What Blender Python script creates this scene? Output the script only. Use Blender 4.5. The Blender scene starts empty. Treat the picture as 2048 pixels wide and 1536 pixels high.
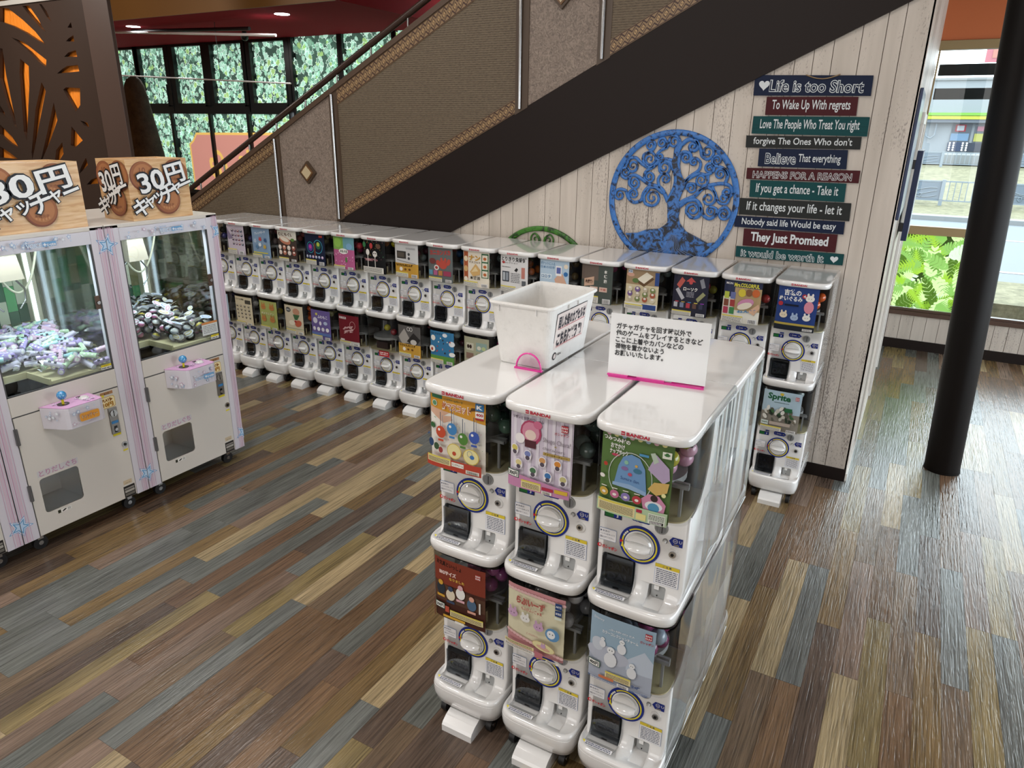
import bpy, bmesh, math, random
from mathutils import Vector, Matrix, Euler
PI = math.pi
R_ = random.Random(7)
SC = bpy.context.scene
C = SC.collection

# ------------------------------------------------------------ camera, world, light, exposure
cam_d = bpy.data.cameras.new('camera')
cam = bpy.data.objects.new('camera', cam_d); C.objects.link(cam)
cam_d.sensor_width = 36; cam_d.lens = 24.951; cam_d.clip_start = 0.05; cam_d.clip_end = 300
M = Matrix(((0.87052, -0.1785, 0.45861, 0.4972), (0.49192, 0.28888, -0.82132, -4.2142), (0.01412, 0.94058, 0.33929, 2.1250), (0, 0, 0, 1)))
cam.matrix_world = M
SC.camera = cam
SC.view_settings.view_transform = 'Standard'
SC.view_settings.look = 'None'
SC.view_settings.gamma = 1
SC.view_settings.use_curve_mapping = False
SC.view_settings.exposure = 0.0

w = bpy.data.worlds.new('overcast_sky'); SC.world = w; w.use_nodes = True
wn = w.node_tree.nodes; bg = wn['Background']
bg.inputs[0].default_value = (0.86, 0.94, 1.0, 1); bg.inputs[1].default_value = 7.0

def area(name, loc, size, power, col=(1, .965, .92), rot=(0, 0, 0), sy=None):
    l = bpy.data.lights.new(name, 'AREA'); l.energy = power; l.color = col
    l.shape = 'RECTANGLE' if sy else 'SQUARE'; l.size = size
    if sy: l.size_y = sy
    o = bpy.data.objects.new(name, l); C.objects.link(o); o.location = loc; o.rotation_euler = rot
    return o
for (x, y, p, s) in ((-0.4, -4.6, 46, .5), (-3.2, -5.0, 50, .5), (-2.0, -3.0, 38, .5), (-5.6, -2.2, 34, .5), (-0.6, -1.6, 22, .4), (-3.3, -.9, 24, .4), (-8.2, -1.2, 24, .5), (1.9, -5.2, 12, .5), (-6.0, -6.5, 40, .6)):
    area('ceiling_lamp_light', (x, y, 4.35), s, p)
area('front_fill_light', (-2.2, -8.8, 2.0), 9, 165, (1, .985, .965), (PI / 2, 0, 0), 2.8)  # unseen fill lamp, added behind the camera to brighten the front faces
area('soffit_lamp_light', (-6.4, 2.5, 3.27), .3, 16)
area('soffit_lamp_light', (-8.96, 2.7, 3.27), .3, 16)
area('partition_fill_light', (-8.0, -1.1, 3.9), .5, 48, (1, .93, .85), (.45, 0, 0))  # fill lamp added to brighten the partition and its orange board

# ------------------------------------------------------------ colours and materials
def lin(c):
    if isinstance(c, str):
        c = c.lstrip('#'); c = [int(c[i:i+2], 16) / 255 for i in (0, 2, 4)]
    return tuple((v / 12.92 if v <= .04045 else ((v + .055) / 1.055) ** 2.4) for v in c) + (1,)
MATS = {}
def mat(name, col, rough=.5, metal=0, spec=.5, emit=0, coat=0):
    if name in MATS: return MATS[name]
    m = bpy.data.materials.new(name); m.use_nodes = True
    b = m.node_tree.nodes['Principled BSDF']
    b.inputs['Base Color'].default_value = lin(col); b.inputs['Roughness'].default_value = rough
    b.inputs['Metallic'].default_value = metal; b.inputs['Specular IOR Level'].default_value = spec
    if coat: b.inputs['Coat Weight'].default_value = coat; b.inputs['Coat Roughness'].default_value = .04
    if emit:
        b.inputs['Emission Color'].default_value = lin(col); b.inputs['Emission Strength'].default_value = emit
    m.diffuse_color = lin(col); MATS[name] = m
    return m
def pr(c):   # matt printed ink of a colour
    return mat('ink_' + c.lstrip('#'), c, .45, spec=.3)
class NT:
    def __init__(s, m): s.t = m.node_tree; s.b = s.t.nodes['Principled BSDF']; s.m = m
    def n(s, kind, **k):
        o = s.t.nodes.new(kind)
        for a, v in k.items():
            if a in o.inputs.keys(): o.inputs[a].default_value = v
            else: setattr(o, a, v)
        return o
    def l(s, a, b): s.t.links.new(a, b)
    def pos(s, scale, loc=(0, 0, 0), obj=False):
        g = s.n('ShaderNodeTexCoord').outputs['Object'] if obj else s.n('ShaderNodeNewGeometry').outputs['Position']
        mp = s.n('ShaderNodeMapping'); mp.inputs['Scale'].default_value = scale; mp.inputs['Location'].default_value = loc
        s.l(g, mp.inputs['Vector']); return mp.outputs[0]
    def noise(s, vec, scale=1, detail=3, rough=.6, dist=0):
        o = s.n('ShaderNodeTexNoise'); o.inputs['Scale'].default_value = scale; o.inputs['Detail'].default_value = detail
        o.inputs['Roughness'].default_value = rough; o.inputs['Distortion'].default_value = dist
        s.l(vec, o.inputs['Vector']); return o.outputs['Fac']
    def ramp(s, fac, stops):
        r = s.n('ShaderNodeValToRGB'); e = r.color_ramp.elements
        while len(e) < len(stops): e.new(.5)
        for i, (p, c) in enumerate(stops): e[i].position = p; e[i].color = lin(c) if not isinstance(c, float) else (c, c, c, 1)
        s.l(fac, r.inputs[0]); return r.outputs[0]
    def bump(s, h, strength=.3, dist=.01):
        b = s.n('ShaderNodeBump'); b.inputs['Strength'].default_value = strength; b.inputs['Distance'].default_value = dist
        s.l(h, b.inputs['Height']); s.l(b.outputs[0], s.b.inputs['Normal'])
    def mix(s, fac, a, b, mode='MIX'):
        o = s.n('ShaderNodeMix', data_type='RGBA', blend_type=mode)
        if isinstance(fac, (int, float)): o.inputs[0].default_value = fac
        else: s.l(fac, o.inputs[0])
        for i, v in ((6, a), (7, b)):
            if hasattr(v, 'links') or hasattr(v, 'is_linked'): s.l(v, o.inputs[i])
            else: o.inputs[i].default_value = lin(v)
        return o.outputs[2]
    def base(s, c): s.l(c, s.b.inputs['Base Color'])
def clear(name, tint, refl=1.0, rough=.03):
    m = bpy.data.materials.new(name); m.use_nodes = True; t = m.node_tree; t.nodes.clear()
    o = t.nodes.new('ShaderNodeOutputMaterial'); tr = t.nodes.new('ShaderNodeBsdfTransparent'); g = t.nodes.new('ShaderNodeBsdfGlossy')
    f = t.nodes.new('ShaderNodeFresnel'); mx = t.nodes.new('ShaderNodeMixShader'); mu = t.nodes.new('ShaderNodeMath'); mu.operation = 'MULTIPLY'
    f.inputs['IOR'].default_value = 1.5; tr.inputs[0].default_value = tint + (1,); g.inputs['Roughness'].default_value = rough
    mu.inputs[1].default_value = refl
    t.links.new(f.outputs[0], mu.inputs[0]); t.links.new(mu.outputs[0], mx.inputs[0]); t.links.new(tr.outputs[0], mx.inputs[1]); t.links.new(g.outputs[0], mx.inputs[2]); t.links.new(mx.outputs[0], o.inputs[0])
    MATS[name] = m; return m
def film(name, col, tr=.65):
    m = bpy.data.materials.new(name); m.use_nodes = True; t = m.node_tree; t.nodes.clear()
    o = t.nodes.new('ShaderNodeOutputMaterial'); a = t.nodes.new('ShaderNodeBsdfTranslucent'); d = t.nodes.new('ShaderNodeBsdfDiffuse'); mx = t.nodes.new('ShaderNodeMixShader')
    a.inputs[0].default_value = lin(col); d.inputs[0].default_value = lin(col); mx.inputs[0].default_value = tr
    t.links.new(d.outputs[0], mx.inputs[1]); t.links.new(a.outputs[0], mx.inputs[2]); t.links.new(mx.outputs[0], o.inputs[0])
    MATS[name] = m; return m

def glowfilm(name, col, st=1.0):     # window film; its emission stands in for daylight coming through
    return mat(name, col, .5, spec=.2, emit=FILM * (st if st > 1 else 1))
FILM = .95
white = mat('white_plastic', '#e2e2e1', .16, spec=.5, coat=.9)
grey = mat('grey_plastic', '#9a9c9c', .35)
black = mat('black_plastic', '#07080b', .2)
rubber = mat('black_rubber', '#101012', .5)
steel = mat('steel', '#b8b8b8', .25, 1)
brown = mat('dark_brown_paint', '#1b120f', .55, spec=.22)
framebrown = mat('brown_frame', '#4a3a2c', .4)
dome_m = clear('smoked_clear_plastic', (.88, .89, .89), .7)
glass = clear('window_glass', (.93, .96, .96), .8, .01)
cab_glass = clear('cabinet_glass', (.955, .985, .98), .7, .01)
bag_clear = clear('bag_clear', (.96, .97, .98), 1.0, .06)
cover_m = clear('clear_cover', (.74, .76, .78), .3)
cream = mat('cream_plastic', '#cfc59c', .4)

# ------------------------------------------------------------ mesh building
class MB:
    def __init__(s): s.v = []; s.f = []; s.mi = []; s.mats = []; s.sm = []
    def _m(s, m):
        if m not in s.mats: s.mats.append(m)
        return s.mats.index(m)
    def add(s, vs, fs, m, T=None, smooth=False):
        b = len(s.v)
        if T is not None: vs = [T @ Vector(v) for v in vs]
        s.v += [tuple(v) for v in vs]; k = s._m(m)
        for f in fs: s.f.append([b + i for i in f]); s.mi.append(k); s.sm.append(smooth)
        return s
    def box(s, x0, x1, y0, y1, z0, z1, m, T=None):
        return s.add([(x0, y0, z0), (x1, y0, z0), (x1, y1, z0), (x0, y1, z0), (x0, y0, z1), (x1, y0, z1), (x1, y1, z1), (x0, y1, z1)],
                     [(3, 2, 1, 0), (4, 5, 6, 7), (0, 1, 5, 4), (1, 2, 6, 5), (2, 3, 7, 6), (3, 0, 4, 7)], m, T)
    def prism(s, pts, lo, hi, m, axis='y', T=None, caps=True):   # polygon extruded along an axis; pts are the other two coordinates in order
        def P(a, b, c): return {'y': (a, c, b), 'z': (a, b, c), 'x': (c, a, b)}[axis]
        n = len(pts); vs = [P(a, b, lo) for a, b in pts] + [P(a, b, hi) for a, b in pts]
        fs = [(i, (i + 1) % n, n + (i + 1) % n, n + i) for i in range(n)]
        if caps: fs += [tuple(range(n))[::-1], tuple(range(n, 2 * n))]
        return s.add(vs, fs, m, T)
    def cyl(s, c, r, h, m, axis='z', n=20, r2=None, T=None, smooth=True):
        r2 = r if r2 is None else r2; vs = []; c = Vector(c)
        for k, rr in ((0, r), (h, r2)):
            for i in range(n):
                a = 2 * PI * i / n; u, v = math.cos(a) * rr, math.sin(a) * rr
                vs.append(c + Vector({'z': (u, v, k), 'y': (u, k, v), 'x': (k, u, v)}[axis]))
        s.add(vs, [(i, (i + 1) % n, n + (i + 1) % n, n + i) for i in range(n)], m, T, smooth)
        return s.add(vs, [tuple(range(n))[::-1], tuple(range(n, 2 * n))], m, T)
    def ring(s, c, r0, r1, y0, y1, m, n=40, T=None):    # annulus facing -y
        vs = []
        for (r, y) in ((r0, y0), (r1, y0), (r1, y1), (r0, y1)):
            for i in range(n): a = 2 * PI * i / n; vs.append((c[0] + r * math.cos(a), c[1] + y, c[2] + r * math.sin(a)))
        fs = []
        for k in range(4):
            for i in range(n): j = (i + 1) % n; q = (k + 1) % 4; fs.append((k * n + i, k * n + j, q * n + j, q * n + i))
        return s.add(vs, fs, m, T, False)
    def sphere(s, c, r, m, n=14, k=9, sc=(1, 1, 1), T=None, m2=None):
        vs = [(c[0], c[1], c[2] - r * sc[2])]
        for j in range(1, k):
            t = PI * j / k
            for i in range(n):
                a = 2 * PI * i / n
                vs.append((c[0] + r * sc[0] * math.sin(t) * math.cos(a), c[1] + r * sc[1] * math.sin(t) * math.sin(a), c[2] - r * sc[2] * math.cos(t)))
        vs.append((c[0], c[1], c[2] + r * sc[2])); top = len(vs) - 1
        fl = [(0, 1 + (i + 1) % n, 1 + i) for i in range(n)]; fh = [(top, top - n + i, top - n + (i + 1) % n) for i in range(n)]
        for j in range(k - 2):
            for i in range(n):
                a = 1 + j * n + i; b = 1 + j * n + (i + 1) % n
                (fl if j < (k - 2) / 2 else fh).append((a, b, b + n, a + n))
        s.add(vs, fl, m, T, True); b = len(s.v) - len(vs); q = s._m(m2 or m)
        for f in fh: s.f.append([b + i for i in f]); s.mi.append(q); s.sm.append(True)
        return s
    def tube(s, pts, r, m, n=8, T=None, flat=None, cap=True):   # sweep; r number or list; flat = thickness factor in y
        pts = [Vector(p) for p in pts]; L = len(pts); rs = r if isinstance(r, (list, tuple)) else [r] * L; vs = []
        up = None
        for i, p in enumerate(pts):
            d = (pts[min(i + 1, L - 1)] - pts[max(i - 1, 0)]).normalized()
            if flat is not None: a = Vector((0, 1, 0)); b = d.cross(a).normalized()
            else:
                if up is None: up = Vector((0, 0, 1)) if abs(d.z) < .9 else Vector((0, 1, 0))
                b = d.cross(up).normalized(); a = b.cross(d).normalized(); up = a
            for k in range(n):
                t = 2 * PI * (k + .5) / n
                vs.append(p + b * math.cos(t) * rs[i] + a * math.sin(t) * (flat if flat is not None else rs[i]))
        fs = [(i * n + k, i * n + (k + 1) % n, (i + 1) * n + (k + 1) % n, (i + 1) * n + k) for i in range(L - 1) for k in range(n)]
        s.add(vs, fs, m, T, True)
        if cap: s.add(vs, [tuple(range(n))[::-1], tuple(range((L - 1) * n, L * n))], m, T)
        return s
    def loft(s, loops, m, closed=True, caps=True, smooth=True, T=None):
        n = len(loops[0]); vs = [p for l in loops for p in l]; fs = []
        for j in range(len(loops) - 1):
            for i in range(n if closed else n - 1):
                k = (i + 1) % n; fs.append((j * n + i, j * n + k, (j + 1) * n + k, (j + 1) * n + i))
        s.add(vs, fs, m, T, smooth)
        if caps: s.add(vs, [tuple(range(n))[::-1], tuple(range((len(loops) - 1) * n, len(loops) * n))], m, T)
        return s
    def mesh(s, name):
        me = bpy.data.meshes.new(name); me.from_pydata(s.v, [], s.f)
        for m in s.mats: me.materials.append(m)
        me.polygons.foreach_set('material_index', s.mi); me.polygons.foreach_set('use_smooth', s.sm)
        me.update(); return me
    def build(s, name, parent=None, bevel=0, fix=True, **k):
        me = s.mesh(name)
        if fix or bevel:
            bm = bmesh.new(); bm.from_mesh(me)
            if fix: bmesh.ops.recalc_face_normals(bm, faces=bm.faces)
            bm.to_mesh(me); bm.free()
        o = link(name, me, parent, **k)
        if bevel:
            b = o.modifiers.new('bevel', 'BEVEL'); b.width = bevel; b.segments = 2; b.limit_method = 'ANGLE'; b.angle_limit = .7
            o.data = bake(o); o.modifiers.clear()
        return o
def bake(o):
    dg = bpy.context.evaluated_depsgraph_get(); dg.update()
    return bpy.data.meshes.new_from_object(o.evaluated_get(dg), preserve_all_data_layers=True, depsgraph=dg)
def link(name, me, parent=None, loc=None, rot=None, label=None, cat=None, group=None, kind=None):
    o = bpy.data.objects.new(name, me); C.objects.link(o)
    if parent is not None: o.parent = parent
    if loc is not None: o.location = loc
    if rot is not None: o.rotation_euler = rot
    for k, v in (('label', label), ('category', cat), ('group', group), ('kind', kind)):
        if v: o[k] = v
    return o
def thing(name, label, cat, loc=(0, 0, 0), rz=0, group=None, kind=None):
    return link(name, None, None, loc, (0, 0, rz), label, cat, group, kind)

# lettering: text outlines as flat mesh, cached
_TX = {}
def text_geo(s, bold=0.0, res=3):
    k = (s, bold, res)
    if k not in _TX:
        c = bpy.data.curves.new('t', 'FONT'); c.body = s; c.size = 1; c.offset = bold; c.resolution_u = res; c.align_x = 'CENTER'; c.align_y = 'CENTER'
        c.fill_mode = 'FRONT' if hasattr(c, 'fill_mode') else c.fill_mode
        o = bpy.data.objects.new('t', c); me = bpy.data.meshes.new_from_object(o)
        vs = [tuple(v.co) for v in me.vertices]; fs = [tuple(p.vertices) for p in me.polygons]
        if vs:
            xs = [v[0] for v in vs]; ys = [v[1] for v in vs]; cx = (min(xs) + max(xs)) / 2; cy = (min(ys) + max(ys)) / 2
            vs = [(v[0] - cx, v[1] - cy) for v in vs]; wd = max(xs) - min(xs); ht = max(ys) - min(ys)
        else: wd = ht = 1
        bpy.data.objects.remove(o); bpy.data.curves.remove(c); bpy.data.meshes.remove(me)
        _TX[k] = (vs, fs, wd, ht)
    return _TX[k]
# flat print on a local plane: origin O, axes U (right), V (up), N (out towards the viewer)
class Print:
    def __init__(s, O, U, V, N=None):
        s.O, s.U, s.V = Vector(O), Vector(U), Vector(V); s.N = s.U.cross(s.V).normalized() if N is None else Vector(N); s.mb = MB(); s.k = 0; s.st = .0004
    def P(s, u, v, d=None): return s.O + s.U * u + s.V * v + s.N * ((s.k if d is None else d) * s.st)
    def poly(s, pts, m, up=True):
        if up: s.k += 1
        s.mb.add([s.P(u, v) for u, v in pts], [tuple(range(len(pts)))], m); return s
    def rect(s, u0, v0, u1, v1, m): return s.poly([(u0, v0), (u1, v0), (u1, v1), (u0, v1)], m)
    def ell(s, u, v, a, b, m, rot=0, n=18):
        c, q = math.cos(rot), math.sin(rot)
        return s.poly([(u + a * math.cos(t) * c - b * math.sin(t) * q, v + a * math.cos(t) * q + b * math.sin(t) * c) for t in [2 * PI * i / n for i in range(n)]], m)
    def rring(s, u, v, r0, r1, m, n=28, a0=0, a1=2 * PI):
        s.k += 1; pt = []; 
        for i in range(n + 1):
            t = a0 + (a1 - a0) * i / n; pt += [s.P(u + r0 * math.cos(t), v + r0 * math.sin(t)), s.P(u + r1 * math.cos(t), v + r1 * math.sin(t))]
        s.mb.add(pt, [(2 * i, 2 * i + 1, 2 * i + 3, 2 * i + 2) for i in range(n)], m); return s
    def star(s, u, v, r, m, rot=0, inner=.45):
        return s.poly([(u + rr * math.sin(t + rot), v + rr * math.cos(t + rot)) for t, rr in [(PI * i / 5, r if i % 2 == 0 else r * inner) for i in range(10)]], m)
    def text(s, u, v, size, txt, m, rot=0, bold=0.0, width=None, shear=0, mirror=False, res=3):
        vs, fs, wd, ht = text_geo(txt, bold, res); s.k += 1
        kx = size if width is None else width / wd
        c, q = math.cos(rot), math.sin(rot); pt = []
        for x, y in vs:
            x, y = (x + y * shear) * kx, y * size
            if mirror: x = -x
            pt.append(s.P(u + x * c - y * q, v + x * q + y * c))
        s.mb.add(pt, fs, m); return s
    def rrect(s, u0, v0, u1, v1, r, m, n=5):
        pt = []
        for cx, cy, a in ((u1 - r, v1 - r, 0), (u0 + r, v1 - r, PI / 2), (u0 + r, v0 + r, PI), (u1 - r, v0 + r, 1.5 * PI)):
            pt += [(cx + r * math.cos(a + PI / 2 * i / n), cy + r * math.sin(a + PI / 2 * i / n)) for i in range(n + 1)]
        return s.poly(pt, m)
    def lines(s, u0, v0, u1, v1, n, m, seed=1, fill=.45):    # rows of tiny print
        r = random.Random(seed); s.k += 1; h = (v1 - v0) / n
        for i in range(n):
            y = v1 - (i + .5) * h; x = u0
            while x < u1 - h * .4:
                wd = min(h * r.uniform(.6, 2.2), u1 - x); s.mb.add([s.P(x, y - h * fill / 2), s.P(x + wd * .8, y - h * fill / 2), s.P(x + wd * .8, y + h * fill / 2), s.P(x, y + h * fill / 2)], [(0, 1, 2, 3)], m); x += wd
        return s
def rrprism(mb, x0, x1, z0, z1, r, y0, y1, m, n=5, T=None):
    pt = []
    for cx, cy, a in ((x1 - r, z1 - r, 0), (x0 + r, z1 - r, PI / 2), (x0 + r, z0 + r, PI), (x1 - r, z0 + r, 1.5 * PI)):
        pt += [(cx + r * math.cos(a + PI / 2 * i / n), cy + r * math.sin(a + PI / 2 * i / n)) for i in range(n + 1)]
    return mb.prism(pt, y0, y1, m, 'y', T)

# ------------------------------------------------------------ floor
FLOORC = ['#62645f', '#6f5740', '#80704c', '#7c6859', '#9c8a69', '#5a4b40', '#6e5c49', '#686a66', '#76603f', '#6a5340']
def floor_mat(i, c):
    m = mat('floor_wood_%d' % i, c, .24, spec=.55); t = NT(m)
    oi = t.n('ShaderNodeObjectInfo'); g = t.n('ShaderNodeNewGeometry')
    sh = t.n('ShaderNodeVectorMath', operation='MULTIPLY_ADD'); cb = t.n('ShaderNodeCombineXYZ')
    t.l(oi.outputs['Random'], cb.inputs[0]); t.l(oi.outputs['Random'], cb.inputs[1]); t.l(cb.outputs[0], sh.inputs[0]); sh.inputs[1].default_value = (17, 31, 0); t.l(g.outputs['Position'], sh.inputs[2])
    mp = t.n('ShaderNodeMapping'); mp.inputs['Scale'].default_value = (38, 1.6, 1); t.l(sh.outputs[0], mp.inputs[0])
    n1 = t.noise(mp.outputs[0], 1.6, 4, .65, 1.1)
    mp2 = t.n('ShaderNodeMapping'); mp2.inputs['Scale'].default_value = (120, 3.5, 1); t.l(sh.outputs[0], mp2.inputs[0])
    n2 = t.noise(mp2.outputs[0], 1, 2, .6, .3)
    mp3 = t.n('ShaderNodeMapping'); mp3.inputs['Scale'].default_value = (7, .55, 1); t.l(sh.outputs[0], mp3.inputs[0])
    n3 = t.noise(mp3.outputs[0], 1.2, 2, .5, .8)
    a = t.ramp(n1, [(.30, .58), (.42, .9), (.56, 1.0), (.72, 1.15)])
    b = t.ramp(n2, [(.34, .62), (.5, 1.0), (.72, 1.2)])
    d = t.ramp(n3, [(.3, .78), (.7, 1.22)])
    x = t.mix(1, t.mix(1, t.mix(1, c, a, 'MULTIPLY'), b, 'MULTIPLY'), d, 'MULTIPLY')
    t.base(x)
    mp4 = t.n('ShaderNodeMapping'); mp4.inputs['Scale'].default_value = (95, 8, 1); t.l(sh.outputs[0], mp4.inputs[0])
    w4 = t.noise(mp4.outputs[0], 1.0, 2, .55, .9)
    ad = t.n('ShaderNodeMath', operation='ADD'); t.l(w4, ad.inputs[0]); t.l(n2, ad.inputs[1])
    t.bump(ad.outputs[0], .62, .005)
    return m
FM = [floor_mat(i, c) for i, c in enumerate(FLOORC)]
joint = mat('floor_joint', '#4a4036', .6)
floor = MB().box(-13, 7, -9, 4.1, -.12, -.004, joint).build('floor', kind='structure')
PW, PL = .1, .95
cand = []
fr = random.Random(5)
x = -12.985
while x < 6.9:
    y = -8.9 - fr.choice((0, .32, .48, .64, .8, .16)); last = -1
    while y < 4.06:
        c = fr.randrange(len(FM))
        if c == last: c = (c + 3) % len(FM)
        last = c; y1 = min(y + PL, 4.06)
        q = M.inverted() @ Vector((x + .05, (y + y1) / 2, 0))
        vis = q.z < -.3 and abs(q.x / -q.z) < .88 and abs(q.y / -q.z) < .72 and not (x < -3.3) and not (y > .45 and x < .3) and not (x < .3 and y > -.3 and x > -2.4)
        cand.append((0 if vis else 1, q.length, x, y, y1, c)); y += PL
    x += PW
cand.sort(key=lambda t: (t[0], t[1]))
pm = {}
rest = MB()
for i, (v, d, x, y, y1, c) in enumerate(cand):
    if i < 300 and v == 0:
        key = (round(y1 - y, 2), c)
        if key not in pm:
            L = y1 - y; b = .0004
            pm[key] = MB().add([(0, 0, -.004), (PW, 0, -.004), (PW, L, -.004), (0, L, -.004), (b, b, 0), (PW - b, b, 0), (PW - b, L - b, 0), (b, L - b, 0)],
                               [(4, 5, 6, 7), (0, 1, 5, 4), (1, 2, 6, 5), (2, 3, 7, 6), (3, 0, 4, 7)], FM[c]).mesh('plank')
        link('plank', pm[key], floor, (x, y, 0))
    else:
        b = .0004
        rest.add([(x, y, -.004), (x + PW, y, -.004), (x + PW, y1, -.004), (x, y1, -.004), (x + b, y + b, 0), (x + PW - b, y + b, 0), (x + PW - b, y1 - b, 0), (x + b, y1 - b, 0)],
                 [(4, 5, 6, 7), (0, 1, 5, 4), (1, 2, 6, 5), (2, 3, 7, 6), (3, 0, 4, 7)], FM[c])
rest.build('far_planks', floor, fix=False, kind='stuff')

# ------------------------------------------------------------ whitewashed plank wall under the stairs and its return
wallw = mat('whitewashed_wood', '#cdc4ba', .42); t = NT(wallw)
p = t.pos((26, 26, 3.2)); n1 = t.noise(p, 1, 6, .75); n2 = t.noise(t.pos((1.6, 1.6, .9)), 1, 3, .6); n3 = t.noise(t.pos((150, 150, 60)), 1, 2, .6)
ml = t.n('ShaderNodeMath', operation='MULTIPLY'); t.l(n1, ml.inputs[0]); t.l(n2, ml.inputs[1])
m3 = t.n('ShaderNodeMath', operation='MULTIPLY'); t.l(ml.outputs[0], m3.inputs[0]); t.l(n3, m3.inputs[1])
speck = t.ramp(m3.outputs[0], [(.152, 0.0), (.222, .8)])
tone = t.ramp(t.noise(t.pos((9, 9, .8)), 1, 3), [(.3, '#b0a69b'), (.7, '#c9bfb4')])
t.base(t.mix(speck, tone, '#6a5f5a'))
wgap = mat('wall_joint', '#6a5c50', .7)
def zlow(x): return 1.364 + .488 * (x + 2.639)      # stringer, lower edge
def zup(x): return 1.385 + .503 * (x + 3.76)        # stringer, upper edge
def cap(x): return 2.37 + .51 * (x + 3.82)          # top of the balustrade
WY = .44
wb = MB().prism([(-6.4, 0), (.366, 0), (.366, 3.0), (-.25, 3.0), (-.4, zup(-.4) - .12), (-5.9, zup(-5.9) - .12), (-6.4, 0.01)], WY + .01, WY + .09, wgap).build('wall_back', kind='structure')
wr = random.Random(3)
edges = [.371, .245, .163, .048, -.088, -.186, -.284, -.389, -.489, -.602, -.716, -.835, -.944, -1.083, -1.24, -1.383, -1.497]
while edges[-1] > -3.0: edges.append(edges[-1] - wr.uniform(.1, .15))
for a, b in zip(edges, edges[1:]):
    g = .0018; z1 = lambda x: min(3.0, zup(x) - .1)
    MB().prism([(b + g, 0), (a - (g if a < .37 else 0), 0), (a - (g if a < .37 else 0), z1(a)), (b + g, z1(b))], WY, WY + .011, wallw).build('plank', wb, fix=True)
MB().prism([(-6.4, 0), (edges[-1], 0), (edges[-1], zup(edges[-1]) - .1), (-6.4, .3)], WY, WY + .011, wallw).build('plank', wb)
MB().box(-6.4, .373, WY - .008, WY, 0, .085, brown).build('baseboard_back', kind='structure', bevel=.002)
# return wall, facing the window side
ws = MB().box(.28, .367, WY + .09, 4.06, 0, 4.5, wgap).build('wall_side', kind='structure')
y = WY
while y < 4.05:
    y1 = min(y + .125, 4.06); MB().box(.362, .374, y + (.0016 if y > WY else 0), y1 - .0016, 0, 3.3, wallw).build('plank', ws); y = y1
wtrim = mat('white_trim', '#d5d2cc', .35)
t2 = MB().box(.374, .396, 2.28, 2.36, 0, 2.2, wtrim).box(.374, .396, 3.2, 3.28, 0, 2.2, wtrim).box(.374, .396, 2.28, 3.28, 2.2, 2.28, wtrim).build('trim_1', kind='structure', bevel=.003)
MB().box(.374, .384, 1.05, 1.06, 0, 2.2, wtrim).box(.374, .384, WY + .01, 2.27, 0, .05, wtrim).build('trim_2', kind='structure')

# ------------------------------------------------------------ stringer, balustrade and stairs
st = MB().prism([(-6.3, zup(-6.3)), (-6.3, -.0), (-5.45, 0), (.37, zlow(.37)), (.37, zup(.37))], WY - .02, WY + .0, brown)
MB_st = st.build('wall_stringer', kind='structure')
weave = mat('woven_panel', '#6f5f4c', .65); t = NT(weave)
wv = t.n('ShaderNodeTexWave', wave_type='BANDS', bands_direction='Z'); wv.inputs['Scale'].default_value = 22; wv.inputs['Distortion'].default_value = 1.2; wv.inputs['Detail'].default_value = 2; wv.inputs['Detail Scale'].default_value = 3
t.l(t.pos((1, 1, 1)), wv.inputs['Vector'])
nn = t.noise(t.pos((40, 40, 160)), 1, 3, .7)
t.base(t.mix(t.ramp(nn, [(.35, 0.0), (.65, .75)]), t.ramp(wv.outputs['Fac'], [(.1, '#3c3125'), (.8, '#5f5140')]), '#6f614d'))
t.bump(wv.outputs['Fac'], .35, .004)
stucco = mat('swirled_stucco', '#8d7c6e', .55); t = NT(stucco)
n = t.noise(t.pos((30, 30, 30)), 1, 3, .6, 2.6); t.base(t.ramp(n, [(.35, '#665950'), (.5, '#7d6f64'), (.7, '#938477')])); t.bump(n, .5, .006)
bandm = mat('band_tan', '#846b4c', .5); bandd = mat('band_dark', '#3c2318', .5); bandl = mat('band_light', '#a88a60', .5)
YB = WY - .018
bal = thing('stair_balustrade', None, None, (0, 0, 0), kind='structure'); del_me = None
def para(x0, x1, f0, f1, y0, y1, m, name, par, n=1):
    mb = MB(); mb.prism([(x0, f0(x0)), (x1, f0(x1)), (x1, f1(x1)), (x0, f1(x0))], y0, y1, m); return mb.build(name, par)
bot = lambda x: zup(x) - .01
XR = 1.2
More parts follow.
